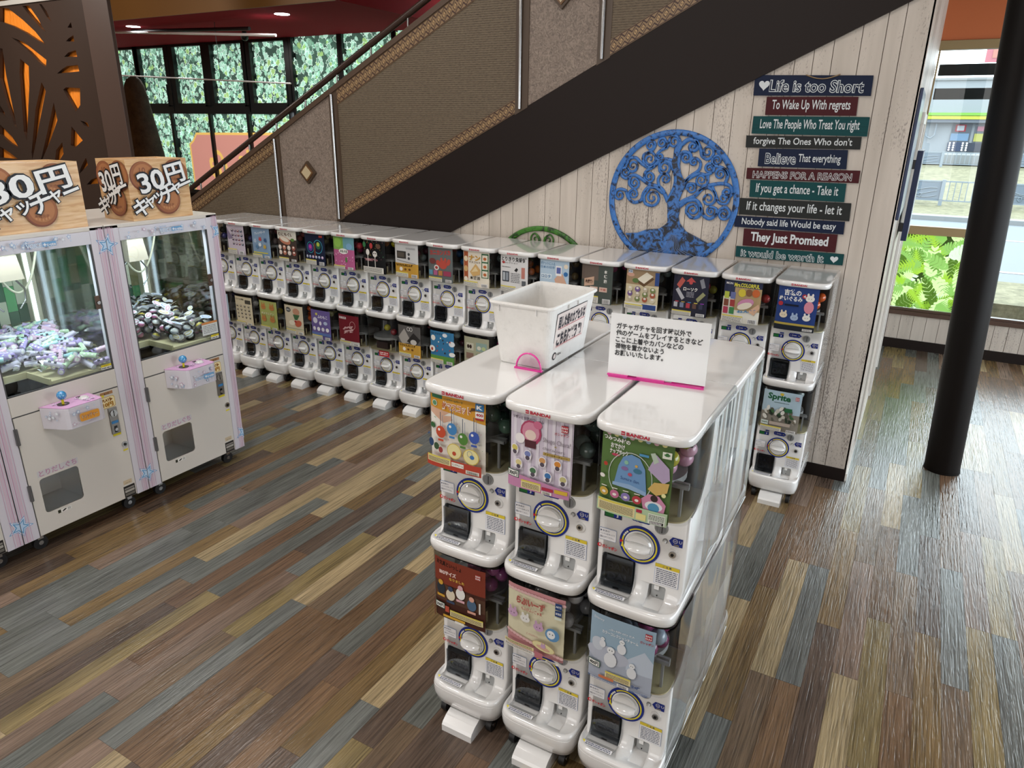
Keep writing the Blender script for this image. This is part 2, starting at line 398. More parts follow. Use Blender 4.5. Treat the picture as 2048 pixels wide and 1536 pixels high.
def woven(x0, x1, lower=True):
    p = para(x0, x1, bot, lambda x: cap(x) - .01, YB, YB + .045, weave, 'woven_panel', bal)
    for up in ((True, False) if lower else (True,)):
        f0 = (lambda x: cap(x) - .135) if up else (lambda x: zup(x) + .0)
        f1 = (lambda x: cap(x) - .022) if up else (lambda x: zup(x) + .095)
        b = para(x0, x1, f0, f1, YB - .004, YB, bandm, 'patterned_band', bal)
        pr_ = MB(); n = max(1, int((x1 - x0) / .046)); dx = (x1 - x0) / n; yy = YB - .0045
        for i in range(n):
            xc = x0 + (i + .5) * dx; zc = (f0(xc) + f1(xc)) / 2; h = (f1(xc) - f0(xc)) * .44; q = dx * .5; s = .5 * q
            zz = lambda x: (f0(x) + f1(x)) / 2
            for sg_ in (-1, 1):
                for xa, xb, ha, hb in ((xc - q, xc, .22, .80), (xc, xc + q, .80, .22)):
                    pr_.add([(xa, yy, zz(xa) + sg_ * h * ha), (xb, yy, zz(xb) + sg_ * h * hb), (xb, yy, zz(xb) + sg_ * h * (hb + .24)), (xa, yy, zz(xa) + sg_ * h * (ha + .24))], [(0, 1, 2, 3)], bandd)
            h *= .62; q *= .8; s = .5 * q
            def dia(k, m, y):
                pr_.add([(xc - q * k, y, zc - s * k), (xc, y, zc - h * k), (xc + q * k, y, zc + s * k), (xc, y, zc + h * k)], [(0, 1, 2, 3)], m)
            dia(.95, bandd, yy - .0004); dia(.66, bandl, yy - .0008); dia(.2, bandd, yy - .0012)
        for f, o in ((f0, .002), (f1, -.008)):
            pr_.add([(x0, yy, f(x0) + o), (x1, yy, f(x1) + o), (x1, yy, f(x1) + o + .006), (x0, yy, f(x0) + o + .006)], [(0, 1, 2, 3)], bandd)
        pr_.build('band_print', b, fix=False, kind='stuff')
woven(-6.25, -4.5, False); woven(-3.73, -2.1); woven(-1.41, XR)
for x0, x1 in ((-4.42, -3.82), (-2.0, -1.5)):
    para(x0, x1, bot, lambda x: cap(x) - .01, YB + .004, YB + .045, stucco, 'stucco_panel', bal)
for xr, xs in ((-4.46, (-4.5, -4.42)), (-3.775, (-3.82, -3.73)), (-2.05, (-2.1, -2.0)), (-1.455, (-1.5, -1.41))):
    para(xs[0], xs[1], bot, lambda x: cap(x), YB - .004, YB + .05, framebrown, 'post_frame', bal)
    zt = cap(xr) - .01
    MB().cyl((xr - .008, YB - .018, zup(xr) + .005), .0115, zt - zup(xr) - .03, steel, n=12).build('metal_rod', bal)
para(-6.25, XR, lambda x: cap(x) - .02, lambda x: cap(x) + .022, YB - .012, YB + .06, mat('cap_brown', '#4f3d30', .4), 'cap_rail', bal)
hr = mat('handrail_brown', '#33221a', .35)
MB().tube([(-6.2, YB + .02, cap(-6.2) + .115), (XR, YB + .02, cap(XR) + .115)], .024, hr, 12).build('handrail', bal)
x = -5.9
while x < XR: MB().cyl((x, YB + .02, cap(x) + .01), .008, .1, steel, n=8).build('rail_bracket', bal); x += .36
# flight of steps behind the balustrade
stm = mat('stair_carpet', '#4b2a22', .8); sb = MB(); pts = [(-6.3, 0)]; N = 20
for i in range(N): pts += [(-6.3 + i * .345, (i + 1) * .172), (-6.3 + (i + 1) * .345, (i + 1) * .172)]
pts += [(-6.3 + N * .345, N * .172 - .3), (-5.5, 0)]
sb.prism(pts, WY + .1, 1.55, stm).build('stair_flight', kind='structure')
for (cx, cz) in ((-4.107, 1.744), (-1.76, 2.945)):
    th = thing('wall_ornament', 'brown diamond ornament with cream centre on stucco panel, ' + ('lower left one' if cx < -3 else 'upper one at the photo edge'), 'ornament', (cx, YB + .004, cz))
    d = lambda r: [(0, -r), (r, 0), (0, r), (-r, 0)]
    MB().prism(d(.094), -.022, 0, framebrown).prism(d(.07), -.03, -.022, mat('ornament_edge', '#6a4a2c', .4)).build('frame', th)
    MB().prism(d(.055), -.034, -.03, mat('cream_marble', '#b9a888', .4)).build('stone_centre', th)

# ------------------------------------------------------------ window wall, ceilings, outer walls
orange = mat('orange_paint', '#c0683a', .5); ochre = mat('ochre_paint', '#7c5423', .55); maroon = mat('maroon_ceiling', '#a02a36', .8, spec=.03); redp = mat('red_paint', '#8a0c10', .7, spec=.05)
tan = mat('tan_frame', '#96805a', .45); sill = mat('brown_sill', '#4f3a30', .35); alu = mat('dark_window_frame', '#15171a', .35)
FY = 4.06
wf = MB().box(.28, 7, FY, FY + .12, 2.935, 4.5, orange).box(-4.4, .28, FY, FY + .12, 0, 4.5, redp).box(-13, -4.4, FY, FY + .12, 0, 1.0, brown).box(.28, 7, FY + .01, FY + .12, 0, .36, wgap).build('wall_far', kind='structure')
x = .39
while x < 3.4:
    x1 = x + .118; MB().box(x + .002, x1 - .002, FY, FY + .01, .1, .362, wallw).build('plank', wf); x = x1
MB().box(.374, 6.9, FY - .015, FY, 0, .1, brown).build('baseboard_far', kind='structure')
w1 = MB().box(.37, 6.9, FY - .035, FY + .03, .362, .405, sill).box(.37, 6.9, FY - .015, FY + .05, .405, .43, sill).box(.37, 6.9, FY - .02, FY + .08, 2.862, 2.94, tan).box(.375, .39, FY - .01, FY + .07, .43, 2.87, tan)
w1.build('window_1', kind='structure', bevel=.003); w1o = bpy.data.objects['window_1']
MB().box(.39, .97, FY - .01, FY + .06, 1.18, 1.262, tan).build('transom_bar', w1o, bevel=.002)
for x in (.97, 2.5, 3.8): MB().box(x, x + .04, FY - .01, FY + .06, .43, 2.87, tan).build('window_post', w1o)
for a, b in ((.39, .97), (1.01, 2.5), (2.54, 3.8), (3.84, 4.6)):
    MB().box(a, b, FY + .03, FY + .036, 1.262 if b < 1 else .43, 2.862, glass).build('pane', w1o)
# leaf film behind the low pane: printed monstera and fern leaves
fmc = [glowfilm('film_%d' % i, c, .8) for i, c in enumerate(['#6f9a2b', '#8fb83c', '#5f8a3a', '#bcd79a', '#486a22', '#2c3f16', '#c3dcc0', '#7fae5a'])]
fp = MB(); fx0, fx1, fz0, fz1 = .392, .968, .432, 1.18; yb = FY + .03
fp.add([(fx0, yb, fz0), (fx1, yb, fz0), (fx1, yb, fz1), (fx0, yb, fz1)], [(0, 1, 2, 3)], fmc[5])
lr = random.Random(11); lay = [0]
def clipadd(mb, pts, y, m, x0, x1, z0, z1):
    def clip(p, f, g):
        o = []
        for i in range(len(p)):
            a, b = p[i], p[(i + 1) % len(p)]; fa, fb = f(a), f(b)
            if fa >= 0: o.append(a)
            if (fa >= 0) != (fb >= 0): s = fa / (fa - fb); o.append((a[0] + (b[0] - a[0]) * s, a[1] + (b[1] - a[1]) * s))
        return o
    for f in (lambda q: q[0] - x0, lambda q: x1 - q[0], lambda q: q[1] - z0, lambda q: z1 - q[1]):
        pts = clip(pts, f, 0)
        if len(pts) < 3: return
    mb.add([(a, y, b) for a, b in pts], [tuple(range(len(pts)))], m)
def fleaf(cx, cz, L, W, a, m, mb, y, kind, box):
    ca, sa = math.cos(a), math.sin(a); T = lambda u, v: (cx + u * ca - v * sa, cz + u * sa + v * ca)
    if kind == 'fern':
        n = 12
        for i in range(n):
            u = L * (i + .5) / n; ww = W * (1 - (i / n) ** 1.6) + .01
            for s in (-1, 1):
                clipadd(mb, [T(u - .012, 0), T(u + .03, s * ww), T(u + .012, 0)], y, m, *box)
    else:
        n = 7
        for i in range(n):
            u = L * (i + .2) / n; t = (i + .5) / n; ww = W * math.sin(PI * min(1, t * .85 + .12)) ** .7
            for s in (-1, 1):
                clipadd(mb, [T(u - .004, 0), T(u + .012, s * ww * .55), T(u + .034, s * ww), T(u + L / n * .72 + .03, s * ww * .93), T(u + L / n * .8, 0)], y, m, *box)
for i in range(95):
    k = 'fern' if lr.random() < .45 else 'mon'; y = yb - .00012 * (i + 1)
    c = lr.choice([0, 1, 7, 1]) if k == 'fern' else lr.choice([2, 3, 6, 7, 3, 4])
    fleaf(lr.uniform(fx0 - .1, fx1), lr.uniform(fz0 - .1, fz1), lr.uniform(.16, .3), lr.uniform(.05, .09), lr.uniform(0, 2 * PI), fmc[c], fp, y, k, (fx0, fx1, fz0, fz1))
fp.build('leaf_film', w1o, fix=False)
# black slats across the upper part of the window, outside
for i, (a, b) in enumerate(((2.44, 2.54), (2.65, 2.75))):
    MB().box(.4, 3.2, FY + .13, FY + .17, a, b, mat('black_slat', '#0d0f12', .4)).build('trim_%d' % (3 + i), kind='structure', bevel=.004)

# left windows with ivy film
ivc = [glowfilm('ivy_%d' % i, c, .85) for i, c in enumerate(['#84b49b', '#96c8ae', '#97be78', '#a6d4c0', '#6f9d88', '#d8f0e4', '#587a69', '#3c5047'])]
def ivy(mb, x0, x1, z0, z1, y, r):
    mb.add([(x0, y, z0), (x1, y, z0), (x1, y, z1), (x0, y, z1)], [(0, 1, 2, 3)], ivc[7])
    n = int((x1 - x0) * (z1 - z0) * 340); k = 0
    shape = [(0, -1), (.35, -.55), (.8, -.3), (.72, .2), (.95, .6), (.4, .55), (0, .85), (-.4, .55), (-.95, .6), (-.72, .2), (-.8, -.3), (-.35, -.55)]
    for i in range(n):
        cx, cz = r.uniform(x0 - .03, x1 + .03), r.uniform(z0 - .03, z1 + .03); s = r.uniform(.034, .07); a = r.gauss(0, .7); ca, sa = math.cos(a), math.sin(a)
        c = ivc[r.choice([0, 1, 1, 3, 3, 2, 4, 4, 6])]; e = ivc[5] if r.random() < .7 else ivc[6]; k += 1; sx = r.uniform(.6, 1)
        for q, m, d in ((1, e, 0), (.84, c, 1)):
            clipadd(mb, [(cx + (u * sx * ca - v * sa) * s * q, cz + (u * sx * sa + v * ca) * s * q) for u, v in shape], y - .00006 * (2 * k + d), m, x0, x1, z0, z1)
wn_ = 2; ir = random.Random(21)
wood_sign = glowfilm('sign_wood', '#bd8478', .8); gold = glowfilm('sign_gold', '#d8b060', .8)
cols = [(-12.3, -11.46), (-11.386, -10.706), (-10.485, -9.797), (-9.595, -8.892), (-8.707, -7.995)]
def win(a, b, z0, z1, fw, pane_box, handle=False, sign=None):
    global wn_
    f = MB(); y0, y1 = FY - .03, FY + .08; x0, x1, p0, p1 = pane_box
    f.box(a, x0, y0, y1, z0, z1, alu).box(x1, b, y0, y1, z0, z1, alu).box(x0, x1, y0, y1, z0, p0, alu).box(x0, x1, y0, y1, p1, z1, alu)
    wo = f.build('window_%d' % wn_, kind='structure'); wn_ += 1
    g = MB(); ivy(g, x0, x1, p0, p1, FY + .055, ir); g.build('leaf_film', wo, fix=False)
    MB().box(x0, x1, FY + .06, FY + .065, p0, p1, glass).build('pane', wo)
    if handle: MB().box(b - .05, b - .03, y0 - .06, y0, z0 + .08, z0 + .1, alu).box(b - .05, b - .03, y0 - .06, y0 - .04, z0 + .08, z0 + .42, alu).build('window_handle', wo)
    return wo
for i, (a, b) in enumerate(cols):
    L = a - .11; Rr = b + .095
    win(L, Rr, 2.30, 3.36, .1, (a, b, 2.43, 3.272), True)
for a, b in ((-12.3, -11.65), (-11.6, -10.75), (-10.69, -9.8), (-9.74, -8.92), (-8.86, -8.0)):
    win(a - .03, b + .03, 1.0, 2.30, .05, (a, b, 1.06, 2.27))
for a, b in ((-7.844, -6.974), (-6.882, -6.02), (-5.94, -5.1), (-5.02, -4.45)):
    win(a - .05, b + .05, 1.0, 3.36, .05, (a, b, 1.06, 3.33))
# printed shop sign showing through the film, seen from behind
sg = Print((-10.4, FY + .055, 1.06), (1, 0, 0), (0, 0, 1), (0, -1, 0)); sg.k = 110
sg.poly([(0, .0), (0, .74), (.1, .8), (.2, .92), (2.35, .95), (2.35, 0)], gold); sg.poly([(.035, .0), (.035, .72), (.13, .78), (.215, .885), (2.3, .91), (2.3, 0)], wood_sign)
sg.text(.66, .42, .66, 'fe', gold, rot=-.25, mirror=True, shear=.5, bold=.01); sg.text(1.45, .46, .62, 'Ca', gold, rot=-.2, mirror=True, shear=.5, bold=.01)
sg.mb.build('window_sign', fix=False, label='wood-grain printed sign with mirrored gold script on the ivy windows', cat='sign')

cm = MB().box(-13, -5.02, 1.92, FY, 3.31, 3.6, maroon).build('ceiling', kind='structure')
MB().box(-13, -5.02, 1.9, 1.92, 3.31, 4.5, ochre).box(-5.02, -5.0, 1.9, FY, 3.31, 4.5, redp).build('wall_soffit', kind='structure')
MB().box(-13, 7, -9, 4.1, 4.5, 4.6, mat('upper_ceiling_paint', '#8a6a54', .7)).build('ceiling_upper', kind='structure')
MB().box(-13.1, -13, -9, 4.1, 0, 4.5, mat('beige_wall', '#a08c78', .6)).build('wall_left', kind='structure')
MB().box(4.6, 4.7, -9, 4.1, 0, .42, mat('beige_wall', '#a08c78', .6)).box(4.6, 4.7, -9, 4.1, 2.9, 4.5, mat('beige_wall', '#a08c78', .6)).box(4.6, 4.7, -9, -3.4, .42, 2.9, mat('beige_wall', '#a08c78', .6)).build('wall_right', kind='structure')
w9 = MB()
for y in (-3.4, -1.6, .2, 2.0, 3.98): w9.box(4.6, 4.68, y, y + .07, .42, 2.9, tan)
w9.build('window_90', kind='structure')  # unseen window on the right, added to let in more daylight
MB().box(-13, 7, -9.1, -9, 0, 4.5, mat('beige_wall', '#a08c78', .6)).build('wall_front', kind='structure')
for x, y, nm in ((-6.25, 2.36, 'near the stair'), (-8.96, 2.36, 'near the brown partition')):
    th = thing('ceiling_light', 'round recessed downlight in the maroon ceiling ' + nm, 'light', (x, y, 3.31), group=None)
    MB().cyl((0, 0, -.004), .085, .008, mat('lamp_glow', '#ffffff', .5, emit=14), n=24).build('diffuser', th)
    MB().ring((0, 0, 0), .085, .1, 0, .01, white, T=Matrix.Rotation(PI / 2, 4, 'X')).build('rim', th)
for i, (a, b, r, m, l, zz) in enumerate((((-9.2, 2.5, 3.46), (-6.953, 2.5, 3.209), .022, alu, 'black metal bar slung under the maroon ceiling', 0), ((-9.54, 2.42, 3.42), (-6.44, 2.42, 3.106), .016, white, 'long white tube slung under the maroon ceiling', 0), ((-9.56, 2.5, 2.738), (-6.343, 2.5, 2.588), .009, white, 'thin white rod hanging level in front of the ivy windows', 1))):
    if i < 2: a = (a[0], a[1], min(a[2], 3.28)); 
    MB().tube([a, b], r, m, 10).build('hanging_rod' if i else 'hanging_bar', label=l, cat='rod')
MB().tube([(-7.561, 2.5, 3.31), (-7.567, 2.5, 2.65)], .004, alu, 6).build('hanging_wire', label='thin black wire dropping from the ceiling to the white rod', cat='wire')
MB().tube([(-7.95, 3.3, 3.31), (-7.95, 3.3, 3.27)], .03, alu, 12).sphere((-7.95, 3.3, 3.24), .05, alu).build('security_camera', label='small dark dome camera under the maroon ceiling', cat='camera')
stone = mat('dark_stone', '#3a342b', .85); t = NT(stone); n = t.noise(t.pos((6, 6, 6)), 1, 5, .7); t.base(t.ramp(n, [(.3, '#2c2821'), (.7, '#524a3d')])); t.bump(n, .6, .03)
lo = []
for z, a, b in ((0, -9.3, -8.02), (.9, -9.05, -8.14), (1.73, -8.87, -8.277), (2.2, -8.81, -8.37), (2.45, -8.78, -8.42), (2.57, -8.764, -8.451), (2.64, -8.72, -8.49), (2.675, -8.65, -8.54)):
    c = (a + b) / 2; r = (b - a) / 2; lo.append([(c + r * math.cos(2 * PI * i / 16), 2 + r * .6 * math.sin(2 * PI * i / 16), z) for i in range(16)])
MB().loft(lo, stone).build('standing_stone', label='tall dark rounded standing stone beside the brown partition', cat='stone')

# partition with cut-out leaf shapes, orange board behind
PP = [[(-8.717, 3.293), (-8.554, 3.271), (-8.316, 3.146), (-8.128, 3.025), (-7.981, 2.891), (-8.154, 2.955), (-8.336, 3.034), (-8.55, 3.104), (-8.775, 3.157)], [(-8.286, 3.282), (-8.158, 3.278), (-8.034, 3.149), (-7.985, 3.065), (-7.926, 3.01), (-8.021, 3.061), (-8.155, 3.167)], [(-7.962, 3.281), (-7.919, 3.275), (-7.853, 3.208), (-7.8, 3.108), (-7.863, 3.152)], [(-8.616, 2.991), (-8.388, 2.934), (-8.022, 2.747), (-8.06, 2.675), (-8.189, 2.739), (-8.347, 2.853), (-8.498, 2.932)], [(-8.889, 2.891), (-8.842, 2.883), (-8.877, 2.618), (-8.885, 2.034), (-8.931, 2.081), (-8.996, 2.334), (-9.021, 2.582)], [(-8.526, 2.771), (-8.385, 2.695), (-8.45, 2.497), (-8.731, 1.902), (-8.756, 2.003), (-8.596, 2.625)], [(-8.197, 2.528), (-8.148, 2.437), (-8.361, 2.151), (-8.697, 1.693), (-8.684, 1.775), (-8.425, 2.242)], [(-8.037, 2.32), (-8.032, 2.135), (-8.219, 1.945), (-8.493, 1.699), (-8.518, 1.699), (-8.285, 1.996)], [(-9.144, 2.294), (-9.086, 2.214), (-9.082, 2.16), (-9.179, 2.214)], [(-9.237, 2.078), (-9.026, 1.944), (-8.922, 1.812), (-9.108, 1.874), (-9.284, 1.967)], [(-9.344, 1.827), (-9.154, 1.762), (-8.997, 1.69), (-9.399, 1.699)], [(-8.019, 1.904), (-8.038, 1.78), (-8.134, 1.71), (-8.276, 1.62), (-8.169, 1.815)], [(-7.458, 3.086), (-7.455, 3.031), (-7.532, 3.038)], [(-7.456, 2.963), (-7.459, 2.904), (-7.604, 2.912), (-7.552, 2.936)], [(-7.459, 2.823), (-7.454, 2.76), (-7.686, 2.766), (-7.596, 2.805)], [(-7.467, 2.682), (-7.461, 2.62), (-7.873, 2.607), (-7.76, 2.65), (-7.662, 2.677)], [(-7.755, 2.469), (-7.503, 2.458), (-7.553, 2.291), (-7.653, 2.224), (-7.813, 2.445)], [(-7.608, 2.134), (-7.482, 2.114), (-7.454, 2.061), (-7.547, 2.083)], [(-7.787, 2.074), (-7.623, 1.931), (-7.805, 1.848), (-7.865, 1.875)], [(-7.622, 1.75), (-7.609, 1.676), (-7.8, 1.573), (-7.776, 1.618), (-7.685, 1.703)], [(-7.479, 1.552), (-7.478, 1.483), (-7.7, 1.461), (-7.598, 1.518)]]
pt_m = mat('partition_brown', '#3a2c25', .4)
part = thing('cutout_partition', 'dark brown partition with orange leaf-shaped cut-outs behind the catcher machines', 'partition', (-8.3, .62, 0))
front = MB().box(-9.6 + 8.3, -7.2 + 8.3, 0, .03, 0, 3.31, pt_m).build('panel', part)
cut = MB()
for q in PP: cut.prism([(a + 8.3, b) for a, b in q], -.02, .06, pt_m)
co = cut.build('cut', part)
md = front.modifiers.new('b', 'BOOLEAN'); md.operation = 'DIFFERENCE'; md.object = co; md.solver = 'EXACT'; md.use_self = True
bpy.context.view_layer.update(); front.data = bake(front); front.modifiers.clear(); bpy.data.objects.remove(co)
ob = mat('orange_board', '#f0852a', .4); t = NT(ob); n = t.noise(t.pos((60, 60, 8)), 1, 3); t.base(t.ramp(n, [(.3, '#e07a1c'), (.7, '#ff9a3a')]))
MB().box(-9.6 + 8.3, -7.22 + 8.3, .05, .07, 0, 3.3, ob).build('orange_board', part)
MB().box(-9.6 + 8.3, -7.2 + 8.3, -.02, .08, 3.3, 3.345, mat('pale_strip', '#b9b5ae', .4)).build('top_strip', part)
po = MB().box(-7.15, -6.75, .58, .62, 0, 4.5, mat('post_brown', '#4e3c34', .45)).build('trim_5', kind='structure', bevel=.004)

# leaning brown pipe column
colm = mat('dark_column', '#0d0806', .5, spec=.15)
lo = [[(.927 - .0415 * z + .106 * math.cos(2 * PI * i / 40), .985 + .106 * math.sin(2 * PI * i / 40), z) for i in range(40)] for z in (0, 4.5)]
cl = MB().loft(lo, colm).build('round_column', kind='structure')
lo = [[(.927 - .0415 * z + .109 * math.cos(2 * PI * i / 40), .985 + .109 * math.sin(2 * PI * i / 40), z) for i in range(40)] for z in (0, .012)]
MB().loft(lo, colm).build('base_ring', cl)

# blue edged boards on the return wall
blue = mat('blue_edge', '#15284f', .35)
for i, (x0, x1, y0, y1, z0, z1, l) in enumerate(((.376, .392, .46, 1.25, 1.66, 2.36, 'blue edged picture board on the return wall, nearer and higher one'), (.405, .44, 1.5, 2.2, 1.42, 2.02, 'blue edged picture board on the return wall, farther and lower one'))):
    th = thing('picture_board', l, 'picture', ((x0 + x1) / 2, y0, z0))
    MB().box(x0 - (x0 + x1) / 2, x1 - (x0 + x1) / 2, 0, y1 - y0, 0, z1 - z0, blue).build('frame', th, bevel=.002)
    MB().box(x1 - (x0 + x1) / 2, x1 - (x0 + x1) / 2 + .001, .02, y1 - y0 - .02, .02, z1 - z0 - .02, mat('pale_print', '#b9c4cc', .2)).build('print', th)
    MB().box(.374 - (x0 + x1) / 2, x0 - (x0 + x1) / 2, .02, .05, z1 - z0 - .12, z1 - z0 - .06, black).box(.374 - (x0 + x1) / 2, x0 - (x0 + x1) / 2, .02, .05, .06, .12, black).build('bracket', th)

# ------------------------------------------------------------ capsule vending machines
W_, DB = .145, .41        # half width, back
def outline(w, yf, a=.10, n=4.6, yb=DB, N=22):
    yc = yf + a; pts = []
    for i in range(N + 1):
        t = -PI / 2 + PI * i / N
        x = w * math.copysign(abs(math.sin(t)) ** (2 / n), math.sin(t)); y = yc - a * abs(math.cos(t)) ** (2 / n)
        pts.append((x, y))
    return [(-w, yb)] + pts + [(w, yb)]
def ring_at(z, w, yf, a=.1, n=4.6, yb=DB): return [(x, y, z) for x, y in outline(w, yf, a, n, yb)]
def Fy(x, yf=-.079, w=.141, a=.1, n=4.6): return yf + a - a * (1 - min(.999, abs(x / w)) ** n) ** (1 / n)
def boolcut(me, boxes):
    o = bpy.data.objects.new('tmp', me); C.objects.link(o); tmp = []
    for b in boxes:
        c = link('tmpc', b.mesh('tmpc')); tmp.append(c)
        bm = bmesh.new(); bm.from_mesh(c.data); bmesh.ops.recalc_face_normals(bm, faces=bm.faces); bm.to_mesh(c.data); bm.free()
        m = o.modifiers.new('b', 'BOOLEAN'); m.operation = 'DIFFERENCE'; m.object = c; m.solver = 'EXACT'
    bpy.context.view_layer.update(); r = bake(o); bpy.data.objects.remove(o)
    for c in tmp: bpy.data.objects.remove(c)
    return r
# body: dished tray lip lofted into a flat front, then the shoulders either side of the dome
mb = MB()
mb.loft([ring_at(0, .137, -.086), ring_at(.008, .142, -.095), ring_at(.03, .1435, -.099), ring_at(.041, .142, -.097), ring_at(.046, .139, -.090), ring_at(.0455, .136, -.083),
         ring_at(.040, .134, -.076), ring_at(.037, .134, -.030, .05, 6), ring_at(.043, .136, -.016, .04, 7), ring_at(.06, .138, -.006, .03, 8), ring_at(.085, .140, 0, .025, 8), ring_at(.338, .141, 0, .025, 8), ring_at(.341, .139, .002, .025, 8)], white)
bm0 = mb.mesh('body'); bmx = bmesh.new(); bmx.from_mesh(bm0); bmesh.ops.recalc_face_normals(bmx, faces=bmx.faces); bmx.to_mesh(bm0); bmx.free()
cut1 = MB(); rrprism(cut1, -.121, -.012, .028, .146, .012, -.04, .05, white); cut2 = MB(); rrprism(cut2, .036, .089, .034, .084, .006, -.06, .03, white)
ME_body = boolcut(bm0, [cut1, cut2])
CURVE = [(.002, .341), (.04, .345), (.085, .362), (.12, .40), (.145, .46), (.155, .53), (.158, .598)]
sh = MB()
for s in (-1, 1):
    sh.prism([(a, b) for a, b in CURVE] + [(DB, .598), (DB, .341)], s * .1405 - .002, s * .1405 + .002, white, 'x')
sh.box(-.139, .139, DB - .006, DB, .341, .598, white).box(-.1385, .1385, .19, .194, .341, .598, mat('dark_liner', '#2a2a2e', .4))
ME_shoulder = sh.mesh('shoulder')
lidm = MB().loft([ring_at(.590, .139, -.093), ring_at(.593, .1425, -.098), ring_at(.597, .1445, -.101), ring_at(.612, .1445, -.101), ring_at(.617, .1435, -.099), ring_at(.6205, .1412, -.0955), ring_at(.6217, .138, -.089), ring_at(.6218, .136, -.085)], white)
lidm.box(-.136, .136, -.055, .3, .584, .590, black); ME_lid = lidm.mesh('lid')
# clear dome: front sheet wrapping round the corners, rear edge following the shoulder curve
def dome_mesh():
    mb = MB(); zs = [.338, .345, .362, .40, .46, .53, .597]; ybs = [.004, .04, .085, .12, .145, .155, .158]; fr_ = [-.066, -.073, -.0765, -.078, -.079, -.0795, -.080]
    lp = []
    for z, yb, yf in zip(zs, ybs, fr_):
        a = .1 if yf + .1 < yb else max(.02, yb - yf); o = outline(.1425, yf, a, 4.6, yb); lp.append([(x, y, z) for x, y in o])
    mb.loft(lp, dome_m, closed=False, caps=False); return mb.mesh('dome')
ME_dome = dome_mesh()
hop = MB(); hop.prism(outline(.138, -.062, .1, 4.6, .18), .3415, .346, cream, 'z')
hop.cyl((-.02, .06, .346), .03, .09, grey, n=16).cyl((-.02, .06, .436), .118, .012, grey, n=28).ring((0, 0, 0), .1, .118, 0, .02, grey, T=Matrix.Translation((-.02, .06, .448)) @ Matrix.Rotation(-PI / 2, 4, 'X'))
hop.box(.06, .125, .0, .01, .43, .445, grey).box(.105, .113, -.02, -.012, .346, .44, grey).cyl((.07, -.03, .346), .006, .05, cream, n=10).box(.05, .13, -.022, -.012, .436, .446, grey)
hop.box(-.08, .03, -.02, .06, .346, .40, mat('dark_hopper', '#3a2a2c', .5)); ME_hop = hop.mesh('hopper')
# dial
ringm = MB(); rp = Print((-.004, -.0012, .206), (1, 0, 0), (0, 0, 1), (0, -1, 0)); rp.mb = ringm
navy, yel, wht, red_, grn = pr('#1c2f86'), pr('#e3d53c'), pr('#e9e9e6'), pr('#c4202c'), pr('#2f7a3c')
ringm.cyl((-.004, -.003, .206), .064, .004, navy, 'y', 40)
rp.O = Vector((-.004, -.0034, .206)); rp.rring(0, 0, .0515, .0565, yel, 40, -1.25 * PI, .72 * PI); rp.rring(0, 0, 0.0, .0475, wht, 40)
for a in (2.35, 2.2, 2.05): rp.ell(.054 * math.cos(a + .35), .054 * math.sin(a + .35), .0035, .0035, wht, n=8)
rp.poly([(-.061, .006), (-.061, -.006), (-.05, 0)], red_); rp.poly([(-.057, -.018), (-.044, -.021), (-.055, -.008)], yel)
ME_ring = ringm.mesh('dial_ring')
kn = MB(); kn.cyl((-.004, -.012, .206), .043, .010, white, 'y', 36).cyl((-.004, -.018, .206), .039, .006, white, 'y', 36, r2=.043)
lo = []
for k in range(9):
    x = -.040 + .080 * k / 8; h = .030 * math.sqrt(max(0.0, 1 - ((k - 4) / 4.25) ** 2)); hh = .013 + .004 * math.sin(PI * k / 8); lo.append([(-.004 + x, -.017, .206 - hh), (-.004 + x, -.017 - h * .55, .206 - hh * .6), (-.004 + x, -.018 - h, .206 - .003), (-.004 + x, -.018 - h, .206 + .003), (-.004 + x, -.017 - h * .55, .206 + hh * .6), (-.004 + x, -.017, .206 + hh)])
kn.loft(lo, white); ME_knob = kn.mesh('dial_knob')
# chute flap, cover, embossed letters
ch = MB(); rrprism(ch, -.110, -.019, .040, .139, .010, .008, .02, black)
lp_ = []
for k in range(7):
    a = k / 6; lp_.append([(-.108, .007 - .009 * math.sin(PI * a) ** .5, .045 + .09 * a), (-.021, .007 - .009 * math.sin(PI * a) ** .5, .045 + .09 * a)])
ch.add([p for l in lp_ for p in l], [(2 * i, 2 * i + 1, 2 * i + 3, 2 * i + 2) for i in range(6)], black, smooth=True)
cp = Print((0, -.0025, 0), (1, 0, 0), (0, 0, 1), (0, -1, 0)); cp.mb = ch; emb = mat('embossed_black', '#20222a', .35)
cp.text(-.064, .105, .034, 'BAN', emb, bold=.03, width=.07); cp.text(-.068, .071, .034, 'DAI', emb, bold=.03, width=.062)
ME_chute = ch.mesh('chute_flap')
cv = MB(); cv.box(-.1135, -.016, -.0175, -.0165, .036, .141, cover_m).box(-.1135, -.016, -.0165, .01, .034, .036, cover_m).box(-.1145, -.1135, -.0175, .02, .034, .141, cover_m).box(-.016, -.015, -.0175, .02, .034, .141, cover_m).box(-.075, -.055, -.0165, -.013, .036, .04, black); ME_cover = cv.mesh('chute_cover')
